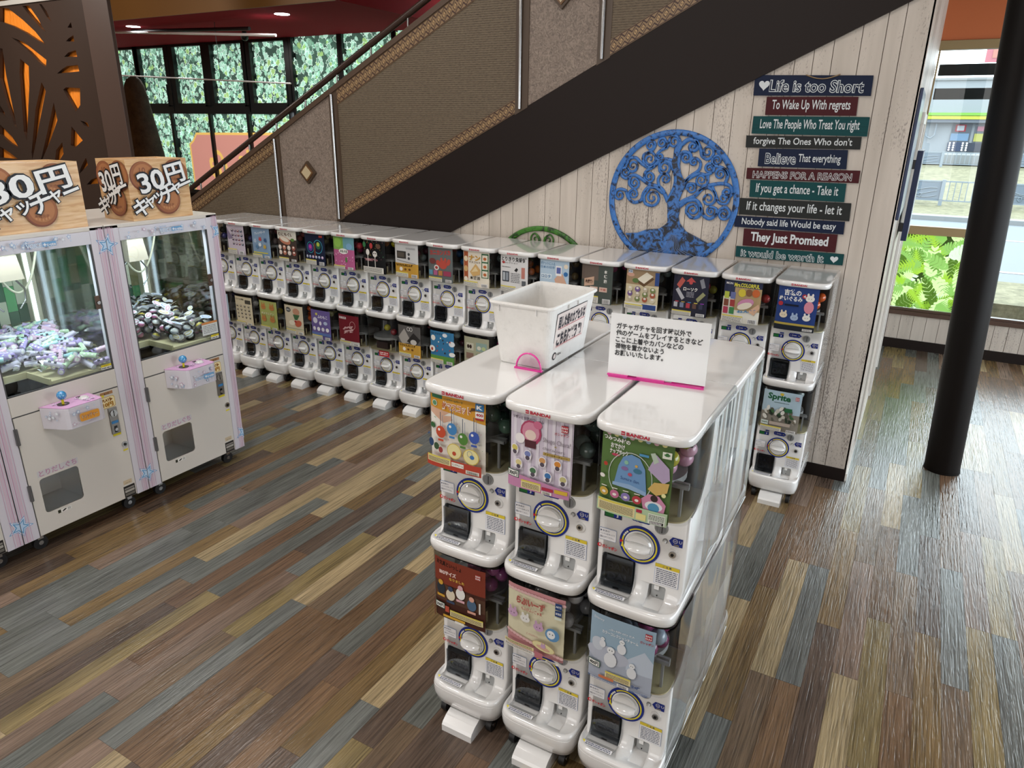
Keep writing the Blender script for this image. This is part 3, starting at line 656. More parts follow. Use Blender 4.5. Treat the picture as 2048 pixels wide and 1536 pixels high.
# coin parts
cs = MB().cyl((.058, -.004, .284), .0205, .005, grey, 'y', 28).cyl((.058, -.005, .284), .0165, .002, mat('slot_face', '#7f8184', .35), 'y', 28).box(.0605, .0625, -.0058, -.004, .270, .298, black).box(.051, .0525, -.0058, -.004, .272, .296, grey); ME_slot = cs.mesh('coin_slot')
rb = MB().cyl((.073, -.003, .245), .008, .004, mat('button_well', '#8a8a88', .4), 'y', 16).cyl((.073, -.016, .245), .0052, .016, white, 'y', 14); ME_btn = rb.mesh('return_button')
lk = MB().cyl((.099, -.003, .208), .0175, .004, white, 'y', 24).cyl((.099, -.008, .208), .0105, .006, steel, 'y', 20).cyl((.099, -.009, .208), .005, .002, black, 'y', 10); ME_lock = lk.mesh('lock')
cc = MB(); rrprism(cc, .043, .087, .036, .083, .006, .006, .02, grey); cc.box(.053, .068, -.002, .012, .07, .083, white).cyl((.062, .003, .045), .002, .003, black, 'y', 8); ME_cup = cc.mesh('coin_cup')
def flat(fn, name, O=(0, -.0008, 0)):
    p = Print(O, (1, 0, 0), (0, 0, 1), (0, -1, 0)); fn(p); return p.mb.mesh(name)
ink = pr('#3a4560'); lblue = pr('#8fa6cf'); paper = pr('#e8e8ea')
def s_display(p): p.rect(-.123, .272, -.066, .294, pr('#2b3440')); p.rect(-.120, .275, -.092, .291, pr('#1f6a33')); p.rect(-.092, .275, -.069, .291, navy); p.text(-.080, .283, .014, '3', wht, bold=.03); p.rect(-.088, .297, -.066, .305, navy)
def s_coin(p):
    for i in range(3): p.ell(-.026 + i * .009, .296, .014, .014, wht); p.ell(-.026 + i * .009, .296, .0132, .0132, navy)
    p.poly([(-.01, .284), (.02, .284), (.032, .296), (.02, .308), (-.01, .308)], navy); p.text(-.008, .296, .009, 'COIN', wht, bold=.02); p.text(.017, .296, .009, 'IN', yel)
def s_arrow(p): p.poly([(.084, .25), (.094, .264), (.125, .264), (.125, .236), (.094, .236)], navy); p.rring(.103, .253, .006, .0072, wht, 16); p.text(.103, .253, .006, '100', wht); p.text(.119, .254, .014, 'U', wht); p.text(.107, .241, .006, 'COIN', yel)
def s_notice(p):
    p.rrect(-.136, .189, -.079, .230, .003, lblue); p.rrect(-.135, .190, -.080, .229, .003, paper); p.text(-.117, .221, .008, '▶本体の', ink); p.text(-.108, .211, .0075, 'ハンドルをゆっくり', ink, width=.047); p.text(-.109, .200, .0075, '回転させてください。', ink, width=.047)
def s_brand(p): p.ell(-.133, .167, .0065, .0065, red_); p.ell(-.131, .168, .003, .0035, wht); p.text(-.099, .165, .013, 'ガシャポン', red_, bold=.03, width=.05, rot=-.04)
def s_warn(p): p.rect(.050, .092, .125, .163, lblue); p.rect(.051, .093, .124, .162, paper); p.rect(.050, .151, .125, .163, pr('#d8c23a')); p.text(.087, .157, .008, 'ご 注 意', ink, bold=.02); p.lines(.055, .096, .121, .148, 8, ink, 4, .35)
def s_strip(p):
    p.U = Vector((.999, 0, 0)); p.V = Vector((0, .97, .16)); p.N = Vector((0, -.16, .97)); p.O = Vector((0, -.07, .0415))
    p.rect(-.118, .0, -.018, .014, paper); p.rect(-.126, -.001, -.117, .015, yel); p.lines(-.113, .001, -.022, .013, 2, ink, 9, .5)
STK = [('display_window', flat(s_display, 'display_window')), ('coin_sticker', flat(s_coin, 'coin_sticker')), ('arrow_sticker', flat(s_arrow, 'arrow_sticker')), ('notice_sticker', flat(s_notice, 'notice_sticker')),
       ('brand_mark', flat(s_brand, 'brand_mark')), ('warning_label', flat(s_warn, 'warning_label')), ('tray_sticker', flat(s_strip, 'tray_sticker'))]
def lidlogo():
    p = Print((0, 0, 0), (1, 0, 0), (0, 0, 1), (0, -1, 0)); rd = pr('#b3203a')
    p.rect(-.052, .5985, -.041, .6095, rd); p.text(-.0465, .604, .006, 'BAN', wht, width=.008); p.text(-.0035, .604, .0135, 'BANDAI', rd, bold=.035, width=.066)
    p.mb.v = [(x, y + Fy(x, -.1018, .1447), z) for x, y, z in p.mb.v]; return p.mb.mesh('lid_logo')
ME_logo = lidlogo()
seam = MB(); sp = []
for i in range(9):
    t_ = i / 8; sp.append((-.010 - .022 * t_ ** 2, -.0185 - .062 * t_, .0405))
seam.tube([(-.008, -.0035, .10), (-.007, -.008, .06)] + sp, .0007, mat('seam_grey', '#a8a6a2', .6), 5); ME_seam = seam.mesh('tray_seam')
base = MB().loft([ring_at(-.050, .132, -.080), ring_at(-.044, .139, -.088), ring_at(-.01, .1438, -.098), ring_at(.012, .1447, -.1003), ring_at(.027, .1440, -.0998)], white); ME_base = base.mesh('machine_base')
pd = MB().prism([(-.137, -.121), (-.137, -.094), (-.130, -.084), (-.108, -.070), (-.08, -.061), (.02, -.058), (.02, -.121)], -.058, .07, white, 'x'); pd.box(-.04, .05, .02, .3, -.1, -.08, steel)
ME_pedal = pd.mesh('foot_pedal')
cw = MB().cyl((-.011, 0, -.094), .027, .022, rubber, 'x', 20).cyl((-.013, 0, -.094), .008, .026, steel, 'x', 10).box(-.015, .015, -.012, .022, -.070, -.050, black); ME_caster = cw.mesh('caster')

# posters ------------------------------------------------------------------
PW_, PH_ = .212, .246
def pq(c):
    r, g, b = [int(c[i:i+2], 16) / 255 for i in (1, 3, 5)]; l = .3 * r + .59 * g + .11 * b
    return pr('#%02x%02x%02x' % tuple(int(255 * .95 * (l + (v - l) * .84)) for v in (r, g, b)))
def poster(spec):
    bgc, items = spec
    p = Print((-.116, 0, .344), (PW_, 0, 0), (0, 0, PH_), (0, -1, 0)); p.st = .0003; asp = PH_ / PW_
    p.rect(0, 0, 1, 1, pq(bgc))
    for it in items:
        k = it[0]
        if k == 'r': p.rect(*it[1:5], pq(it[5]))
        elif k == 'e': p.ell(it[1], it[2], it[3], it[4] / asp, pq(it[5]), it[6] if len(it) > 6 else 0, 14)
        elif k == 'p': p.poly(it[1], pq(it[2]))
        elif k == 's': p.star(it[1], it[2], it[3], pq(it[4]), inner=.6)
        elif k == 'l': p.lines(it[1], it[2], it[3], it[4], it[5], pq(it[6]), it[7] if len(it) > 7 else 3)
        elif k == 'o': p.rring(it[1], it[2], it[3], it[4], pq(it[5]))
        elif k == 't':     # text u v size width text colour [rot [bold]]
            vs, fs, wd, ht = text_geo(it[5], it[8] if len(it) > 8 else .02, 2); p.k += 1; rot = it[7] if len(it) > 7 else 0; c, q = math.cos(rot), math.sin(rot)
            p.mb.add([p.P(it[1] + (x * it[4] / wd) * c - (y * it[3]) * q, it[2] + (x * it[4] / wd) * q + (y * it[3]) * c) for x, y in vs], fs, pq(it[6]))
    me = p.mb.mesh('poster'); bm = bmesh.new(); bm.from_mesh(me)
    for i in range(1, 10):
        x = -.116 + PW_ * i / 10; g = bm.verts[:] + bm.edges[:] + bm.faces[:]
        bmesh.ops.bisect_plane(bm, geom=g, plane_co=(x, 0, 0), plane_no=(1, 0, 0), dist=1e-6)
    for v in bm.verts: v.co.y += Fy(v.co.x, -.0815, .1445)
    bm.to_mesh(me); bm.free(); return me
def foot(y0=0.0, h=.13, c='#e9e6dc', yc='#e0cf45', seed=1):   # caution block and barcode every poster ends with
    o = [('r', .02, y0 + .015, .58, y0 + h, c), ('r', .02, y0 + h - .03, .58, y0 + h, yc), ('l', .04, y0 + .02, .56, y0 + h - .035, 4, '#6a6a66', seed), ('r', .72, y0 + .02, .96, y0 + h * .72, '#f0f0ee')]
    o += [('r', .74 + i * .022, y0 + .03, .74 + i * .022 + .006 + .006 * ((i * 7 + seed) % 2), y0 + h * .66, '#222222') for i in range(9)]
    return o
def mark(u=.82, v=.87, c='#c22a38'): return [('r', u, v, u + .1, v + .09, c), ('t', u + .05, v + .062, .035, .085, 'BAN', '#f0eeee'), ('t', u + .05, v + .025, .035, .085, 'DAI', '#f0eeee')]
def brandline(u, v, w, c='#b83040'): return [('t', u, v, .04, w, 'ガシャポン', c)]
def price(u, v, t): return [('r', u, v, u + .2, v + .1, '#2f5c46'), ('r', u + .012, v + .01, u + .188, v + .09, '#f2f2ee'), ('t', u + .1, v + .05, .065, .15, t, '#1f2a26', 0, .03)]
def blob(u, v, s, c, ears=True, face=True):
    o = []
    if ears: o += [('e', u - s * .5, v + s * .75, s * .24, s * .42, c), ('e', u + s * .5, v + s * .75, s * .24, s * .42, c)]
    o += [('e', u, v, s, s * .8, c)]
    if face: o += [('e', u - s * .3, v, s * .08, s * .1, '#2a2226'), ('e', u + s * .3, v, s * .08, s * .1, '#2a2226')]
    return o
def scatter(n, c, x0, y0, x1, y1, s0, s1, seed):
    r = random.Random(seed); return [(('e', r.uniform(x0, x1), r.uniform(y0, y1), r.uniform(s0, s1), r.uniform(s0, s1), r.choice(c), r.uniform(0, 3))) for _ in range(n)]
def grid(nx, ny, x0, y0, x1, y1, s, cs):
    o = []; k = 0
    for j in range(ny):
        for i in range(nx):
            u = x0 + (x1 - x0) * (i + .5) / nx; v = y0 + (y1 - y0) * (j + .5) / ny; o += [('e', u, v, s, s, cs[k % len(cs)]), ('e', u, v + s * .3, s * .5, s * .4, '#efe8dc')]; k += 1
    return o
KEY = [('p', [(0, .72), (.26, .60), (.42, .66), (.40, .72), (.26, .70), (.44, .80), (.42, .84), (.22, .78), (0, .86)], '#e2b193')]
def charm(u, v, c, s=.09): return [('r', u - .008, v, u + .004, v + .26, '#3a4a66'), ('r', u + .03, v, u + .04, v + .22, '#8a94a8'), ('e', u, v - .02, s, s * 1.1, c), ('e', u - .03, v + .01, s * .25, s * .25, '#f4f4f2'), ('r', u - .05, v - .15, u + .05, v - .12, c)]
UP = {}; LO = {}
UP[0] = ('#20418e', [('t', .36, .86, .14, .42, '吉徳の', '#f2f2ee', 0, .03), ('t', .33, .72, .12, .58, 'ぬいぐるみ', '#f2f2ee', 0, .03), ('e', .66, .8, .06, .06, '#c22a38'), ('t', .66, .8, .08, .06, '4', '#f2f2ee')] + blob(.8, .76, .11, '#efe9e2') + [('e', .8, .56, .12, .16, '#e58aa0')] + blob(.2, .34, .1, '#e6d6b8') + blob(.48, .3, .1, '#9fb8dc') + blob(.78, .32, .1, '#ecebe6') + [('e', .1, .6, .06, .06, '#c22a38'), ('r', .2, .56, .55, .6, '#101830'), ('r', 0, .12, 1, .17, '#b9a23a'), ('r', 0, 0, 1, .12, '#17202e')] + foot(0, .1)[3:])
UP[1] = ('#e9e6d8', [('r', 0, .6, 1, 1, '#2a3356'), ('r', .3, .3, 1, .84, '#b79a6a'), ('t', .6, .9, .12, .66, 'Mrs.COLORFUL', '#e7dc30', 0, .04), ('t', .14, .92, .07, .18, 'MON', '#efefef'), ('r', .03, .56, .16, .72, '#b8c83a'), ('r', .2, .56, .33, .72, '#6a74b0'), ('r', .03, .38, .16, .54, '#8a4a36'), ('r', .2, .38, .33, .54, '#b03a3a'), ('r', .03, .2, .16, .36, '#c23a5a'), ('r', .2, .2, .33, .36, '#3a8a4a'), ('e', .5, .72, .1, .11, '#dcc62a'), ('e', .68, .74, .09, .1, '#8a5a3a'), ('e', .86, .74, .1, .11, '#d8642a'), ('e', .62, .48, .22, .13, '#d88ab4', .3), ('e', .6, .42, .2, .09, '#eadfc8', .3), ('p', [(.7, .3), (.96, .5), (1, .4), (.86, .22)], '#dfb08c'), ('t', .66, .3, .07, .5, 'ねんど', '#4a90c8', .12, .04)] + foot(0, .17))
UP[2] = ('#23243a', [('p', [(.5, .95), (.64, .84), (.36, .84)], '#d84a4a'), ('e', .5, .82, .05, .05, '#d84a4a'), ('t', .5, .66, .1, .4, 'ローソク', '#f0eee8', 0, .03), ('l', .4, .46, .62, .6, 4, '#a8a8b4'), ('p', [(.1, .74), (.24, .94), (.34, .86), (.2, .66)], '#c8564a'), ('p', [(.74, .9), (.84, .95), (.92, .74), (.82, .7)], '#8a8c96'), ('p', [(.08, .62), (.16, .68), (.36, .44), (.28, .38)], '#b8bac2'), ('p', [(.86, .62), (.94, .56), (.74, .36), (.68, .44)], '#9a9c6a')] + [('r', .06 + .18 * i, .2, .17 + .18 * i, .32, c) for i, c in enumerate(['#b8bac2', '#7a86a8', '#c8364a', '#6a4a40', '#3a3c58'])] + [('r', .1 + .18 * i, .33, .2 + .18 * i, .35, c) for i, c in enumerate(['#d83a4a', '#c8a83a', '#3a8ac8', '#e0d03a', '#a03ac8'])] + foot(0, .13))
UP[3] = ('#d9c9a2', [('r', 0, .62, 1, 1, '#a88a64'), ('p', [(.3, .7), (.62, .92), (.86, .8), (.56, .58)], '#6a4a2a'), ('p', [(.34, .76), (.62, .95), (.82, .86), (.56, .66)], '#efe6cf'), ('e', .3, .72, .1, .07, '#5a7a3a'), ('e', .14, .86, .12, .06, '#d8a088'), ('r', .06, .9, .2, .98, '#dfe6ee'), ('t', .13, .94, .06, .12, 'RE', '#4a6aa8'), ('r', .88, .64, 1, .96, '#2a4a92')] + grid(4, 3, .04, .2, .96, .58, .08, ['#c8b89a', '#7a8a4a', '#b85a3a', '#dcd0b0', '#7a5a9a']) + [('r', 0, 0, 1, .17, '#e8e4d6'), ('r', .55, .02, .97, .15, '#2a4a92')] + foot(0, .13)[:3])
UP[4] = ('#47524c', [('r', 0, .6, .55, 1, '#6a5a50'), ('p', [(.1, .62), (.42, .7), (.42, .48), (.1, .42)], '#d2a88c'), ('t', .26, .56, .1, .26, '木銭箱', '#3a2018', 0, .04), ('t', .78, .84, .1, .1, '本', '#efeee8'), ('t', .78, .72, .1, .1, '銭', '#efeee8'), ('t', .78, .6, .1, .1, '箱', '#efeee8'), ('r', .3, .32, .55, .44, '#dcb8a6'), ('r', .6, .32, .85, .44, '#dcb8a6'), ('t', .42, .38, .06, .18, '千両', '#b83a30'), ('t', .72, .38, .06, .18, '千両', '#b83a30')] + foot(0, .2))
UP[5] = ('#b4d0e6', [('t', .28, .9, .09, .5, 'ポケットに入る', '#5a8ab8'), ('t', .28, .8, .07, .5, '日本の切手', '#5a8ab8'), ('r', .05, .5, .42, .62, '#dfeef8'), ('t', .23, .56, .1, .32, 'ロロタ', '#3a78b0', 0, .03), ('p', [(.52, .5), (.72, .7), (.8, .64), (.94, .4), (.8, .2), (.6, .3)], '#dba98c'), ('r', .56, .6, .76, .86, '#f4f4f4'), ('r', .59, .66, .73, .82, '#5a6ab8'), ('e', .9, .86, .07, .07, '#efe0c8'), ('e', .9, .66, .07, .07, '#2a70b8')] + foot(0, .18))
UP[6] = ('#dcdcdc', [('t', .5, .9, .13, .9, 'とりきり免許証', '#1f1f1f', 0, .03), ('t', .4, .8, .05, .5, 'コレクション', '#444444'), ('e', .12, .8, .06, .04, '#b83030'), ('l', .06, .66, .4, .7, 1, '#555555'), ('p', [(.52, .6), (.6, .68), (.66, .64), (.6, .56)], '#222222'), ('r', .78, .4, .9, .7, '#c87a6a'), ('r', .08, .28, .34, .56, '#3a4250'), ('r', .11, .31, .19, .53, '#b8c0c8'), ('r', .22, .31, .31, .53, '#9098a4'), ('l', .4, .26, .74, .54, 6, '#7a7c80'), ('r', .8, .2, .94, .34, '#5a6068')] + foot(0, .16))
UP[7] = ('#e8dfca', [('r', .02, .02, .2, .98, '#b5562c'), ('e', .11, .78, .08, .09, '#e8d8b0'), ('e', .11, .5, .08, .1, '#dcae6a'), ('e', .11, .2, .08, .09, '#efe6d0'), ('r', .72, .28, .98, .96, '#2f6a44')] + [('r', .75, .3 + .22 * i, .95, .48 + .22 * i, '#e6dcc8') for i in range(3)] + [('e', .85, .38 + .22 * i, .06, .05, '#c8642a') for i in range(3)] + [('t', .46, .82, .17, .44, 'ナン', '#d0962a', 0, .05), ('t', .46, .7, .07, .44, 'マスコット', '#5a4020'), ('p', [(.28, .42), (.5, .66), (.68, .5), (.66, .36), (.4, .3)], '#d8aa62'), ('p', [(.34, .42), (.5, .58), (.6, .46)], '#e9cf96'), ('t', .48, .26, .1, .4, '本格派', '#30281c')] + foot(0, .16))
UP[8] = ('#636b6b', [('t', .5, .86, .16, .84, 'カニカンメカ', '#c43a34', .05, .06), ('e', .62, .52, .17, .15, '#c8483a'), ('e', .42, .56, .08, .1, '#c8483a', .5), ('e', .84, .6, .07, .12, '#c8483a', -.5), ('e', .56, .66, .05, .07, '#c8483a'), ('e', .72, .66, .05, .07, '#c8483a'), ('e', .36, .42, .1, .09, '#e6e2dc'), ('e', .36, .42, .06, .05, '#b83a34'), ('e', .2, .6, .14, .1, '#7a3a38'), ('r', .04, .2, .2, .34, '#5a9ab8'), ('r', .24, .2, .4, .34, '#b85a8a'), ('r', .44, .2, .6, .34, '#c87a3a'), ('r', .64, .2, .94, .34, '#a83a5a')] + foot(0, .14))
UP[9] = ('#cfd0d0', [('r', 0, 0, 1, .42, '#cf9a2c'), ('r', .1, .56, .5, .78, '#3a3632'), ('r', .13, .6, .42, .74, '#5a5248'), ('e', .62, .7, .05, .05, '#4a4c50'), ('e', .62, .58, .05, .05, '#4a4c50'), ('l', .5, .84, .9, .9, 2, '#8a8c90'), ('p', [(.1, .5), (.9, .42), (.9, .44), (.1, .52)], '#8a8a8c'), ('t', .42, .37, .08, .72, 'もちもちぷにんず', '#5a3a10', 0, .05), ('e', .28, .25, .07, .07, '#ece4d4'), ('e', .46, .25, .05, .04, '#7a4a1a'), ('e', .64, .25, .05, .04, '#7a4a1a')] + foot(0, .16))
UP[10] = ('#17181a', scatter(46, ['#b84a3a', '#3a9a5a', '#c8b83a', '#8a8a8a', '#c86a8a'], .04, .45, .96, .98, .008, .016, 5) + [('e', .12, .86, .08, .1, '#2f7a44'), ('e', .44, .84, .07, .1, '#c43a3a'), ('e', .76, .84, .1, .09, '#6a4a3a'), ('e', .28, .64, .08, .11, '#e8e4dc'), ('e', .6, .6, .1, .11, '#e8e4dc'), ('e', .56, .62, .02, .03, '#17181a'), ('e', .64, .62, .02, .03, '#17181a'), ('r', .27, .2, .3, .6, '#d8d4cc'), ('r', .59, .2, .62, .6, '#d8d4cc'), ('t', .42, .42, .09, .6, 'わたあめアート', '#e09aa0', 0, .04), ('r', .04, .02, .96, .2, '#dedbd2'), ('l', .08, .04, .9, .18, 5, '#444444')])
UP[11] = ('#c45a92', [('r', 0, .6, .5, 1, '#7db04a'), ('r', .5, .62, 1, 1, '#6aa6b4'), ('e', .24, .82, .18, .17, '#8fc84a'), ('e', .78, .72, .14, .12, '#7ab0d8'), ('e', .5, .56, .22, .1, '#f0eee8'), ('t', .5, .56, .09, .36, 'ぷるぷる', '#223322', 0, .04), ('e', .62, .3, .05, .1, '#5a8a4a')] + scatter(30, ['#e8a8cc', '#f0d0e0', '#e07ab0'], .02, .1, .98, .5, .01, .03, 8) + foot(0, .12))
UP[12] = ('#16203e', [('o', .3, .56, .16, .18, '#2a9ab0'), ('o', .68, .6, .2, .22, '#3aaac8'), ('e', .3, .56, .12, .14, '#6a3aa0'), ('e', .3, .58, .06, .07, '#d83a9a'), ('e', .7, .64, .12, .14, '#2a6a4a'), ('e', .7, .68, .07, .08, '#b8c83a'), ('r', .48, .3, .56, .7, '#7a3a2a'), ('r', .76, .9, .92, .96, '#c83a2a')] + grid(6, 1, .04, .2, .96, .34, .055, ['#b0b8d8', '#8a9ad0', '#c8a8d8']) + foot(0, .18))
UP[13] = ('#463832', [('r', 0, .72, 1, 1, '#dcd8ca'), ('t', .44, .88, .12, .72, 'むにもぐL', '#5a3a2c', 0, .04), ('e', .42, .68, .3, .14, '#c87a5a', -.2), ('e', .4, .72, .24, .08, '#e6dcc8', -.2), ('e', .82, .72, .09, .06, '#5a8a3a')] + grid(4, 2, .02, .2, .98, .54, .09, ['#e8d8cc', '#c8745a', '#dcd0c4', '#a85a4a']) + foot(0, .13))
UP[14] = ('#7f9ec0', [('t', .5, .84, .09, .6, 'ブレッドポーチ', '#e8f0f4', .15)] + [x for k, (u, v, c) in enumerate([(.2, .55, '#b0c4da'), (.5, .62, '#c84a4a'), (.78, .6, '#3a5a8a'), (.3, .36, '#5a88b0'), (.74, .38, '#d0a83a'), (.5, .44, '#dce6ee')]) for x in blob(u, v, .08, c)] + [('r', .1, .16, .9, .2, '#d0c23a')] + foot(0, .13))
UP[15] = ('#c9bccb', [('p', [(0, .9), (.4, .55), (.1, .5), (0, .6)], '#8a7a9a')] + grid(4, 4, .3, .3, .98, .9, .055, ['#4a3a56', '#7a5a7a', '#8a4a5a', '#3a4a6a']) + foot(0, .2))
UP[16] = ('#a89a8a', [('t', .5, .8, .1, .7, 'どうぶつ', '#3a2c24'), ('e', .5, .5, .24, .2, '#c8b8a0'), ('e', .5, .52, .1, .1, '#6a5240')] + foot(0, .2))
LO[16] = ('#a8c4d8', [('e', .5, .5, .2, .18, '#5aa0d0')] + foot(0, .18))
LO[15] = ('#d6c8a6', [('t', .3, .9, .07, .5, 'ハラペコな動物', '#2a2620'), ('r', .62, .76, .94, .9, '#4a463c')] + grid(4, 4, .06, .2, .96, .74, .045, ['#4a443a', '#6a5a48', '#30302c']) + foot(0, .12))
LO[14] = ('#a6ae5a', [y for u, v in ((.26, .78), (.74, .78), (.26, .36), (.74, .36)) for y in blob(u, v, .14, '#c47a3a')] + [('t', .5, .57, .08, .7, 'ポメラニアン', '#e8e0c0')] + foot(0, .12))
LO[13] = ('#d2c3a4', [('e', .24, .84, .14, .1, '#4a4a48'), ('t', .24, .84, .07, .2, 'おに', '#f0f0ee'), ('e', .66, .8, .18, .14, '#c88a6a'), ('p', [(.48, .7), (.84, .7), (.7, .52), (.56, .52)], '#3f6a40'), ('e', .4, .4, .16, .1, '#e8dcc4'), ('e', .74, .4, .18, .13, '#c8583a', .3), ('e', .6, .46, .06, .05, '#b82a2a'), ('r', .0, .2, 1, .22, '#9aa87a')] + foot(0, .16))
LO[12] = ('#6d5aa0', [('t', .62, .78, .12, .5, 'ふわもこ', '#e8e4f0', 0, .03), ('e', .32, .86, .06, .05, '#d8cc4a'), ('e', .24, .64, .12, .12, '#d8d4e4'), ('e', .5, .56, .06, .08, '#e8e4f0'), ('e', .76, .58, .1, .07, '#b8c8e8')] + grid(4, 1, .06, .3, .96, .42, .08, ['#dcd8ea', '#f0eef4']) + [('r', .0, .14, 1, .24, '#5a74b8')] + foot(0, .15))
LO[11] = ('#7c1826', [('r', .04, .86, .4, .93, '#e8dcd8'), ('t', .22, .895, .05, .3, '新発売', '#7c1826'), ('o', .7, .68, .12, .135, '#d8a0a0'), ('t', .5, .52, .24, .6, '祭', '#d8a8a8', .2), ('r', 0, 0, 1, .14, '#c8c4bc')] + foot(0, .12) + [('r', .1, .15, .3, .2, '#e8dcd8')])
LO[9] = ('#5d5a58', [('p', [(0, .6), (.3, .9), (.6, .5), (.2, .4)], '#a8a29c'), ('p', [(.4, .5), (.7, .8), (1, .6), (.8, .4)], '#2c2a2a'), ('o', .48, .9, .05, .065, '#e8e6e2'), ('o', .6, .9, .05, .065, '#e8e6e2'), ('e', .7, .5, .14, .1, '#c8c4be'), ('r', 0, 0, 1, .42, '#cf9a2c'), ('t', .42, .37, .08, .72, 'もちもちぷにんず', '#5a3a10', 0, .05), ('e', .28, .25, .07, .07, '#ece4d4'), ('e', .46, .25, .05, .04, '#7a4a1a'), ('e', .64, .25, .05, .04, '#7a4a1a')] + foot(0, .14))
LO[8] = ('#2f7fb4', [('r', 0, 0, 1, .24, '#5a9a3a'), ('t', .3, .92, .07, .5, 'おむすびさん', '#1a3a5a'), ('e', .64, .9, .1, .07, '#e8eef2'), ('e', .92, .66, .12, .1, '#e8eef2'), ('e', .14, .78, .1, .1, '#f0ece0')] + scatter(14, ['#c83a3a', '#e0c83a', '#e8e4da', '#3a2a2a', '#d88a9a'], .1, .32, .9, .8, .02, .035, 4) + [('e', .1, .44, .14, .12, '#efeee8'), ('e', .1, .43, .05, .06, '#c8442a'), ('e', .94, .34, .12, .08, '#efeee8')] + foot(0, .15))
LO[7] = ('#a9a88a', [('r', .1, .6, .4, .82, '#c8c4b0'), ('e', .18, .71, .05, .07, '#3a2a22'), ('e', .28, .71, .05, .07, '#3a2a22'), ('r', .5, .6, .92, .86, '#8aa8a0'), ('e', .62, .7, .08, .07, '#d8d4c0'), ('e', .8, .7, .08, .07, '#b8c88a'), ('r', .1, .34, .4, .52, '#8a6a5a'), ('r', .5, .34, .92, .52, '#7a9a6a')] + foot(0, .2))
for k, c in ((1, '#3c6a8a'), (2, '#8a5a7a'), (3, '#b8a24a'), (4, '#5a7a5a'), (5, '#a85a4a'), (6, '#6a6a8a')): LO[k] = (c, grid(3, 3, .05, .25, .95, .9, .1, ['#e8e0d0', '#c8a88a', '#d0d8e0']) + foot(0, .18))
LO[0] = ('#aac6d8', [('r', 0, 0, 1, .46, '#8a8478'), ('t', .42, .83, .2, .6, 'Sprite', '#16603a', -.03, .04), ('e', .48, .93, .05, .04, '#d8b82a'), ('l', .3, .7, .7, .73, 1, '#3a5a4a')] + scatter(34, ['#5a5a4c', '#c8c6b8', '#3a6a3a', '#e0e0d6', '#2a3a2c', '#77705f'], .05, .28, .95, .58, .03, .075, 6) + [('r', .6, .52, .8, .62, '#1f6a3c')] + mark(.84, .84) + [('r', .03, .14, .22, .24, '#d8e8e0'), ('t', .125, .19, .05, .16, '300円', '#2f5c46'), ('r', .25, .16, .8, .24, '#b8a89a')] + foot(0, .12))
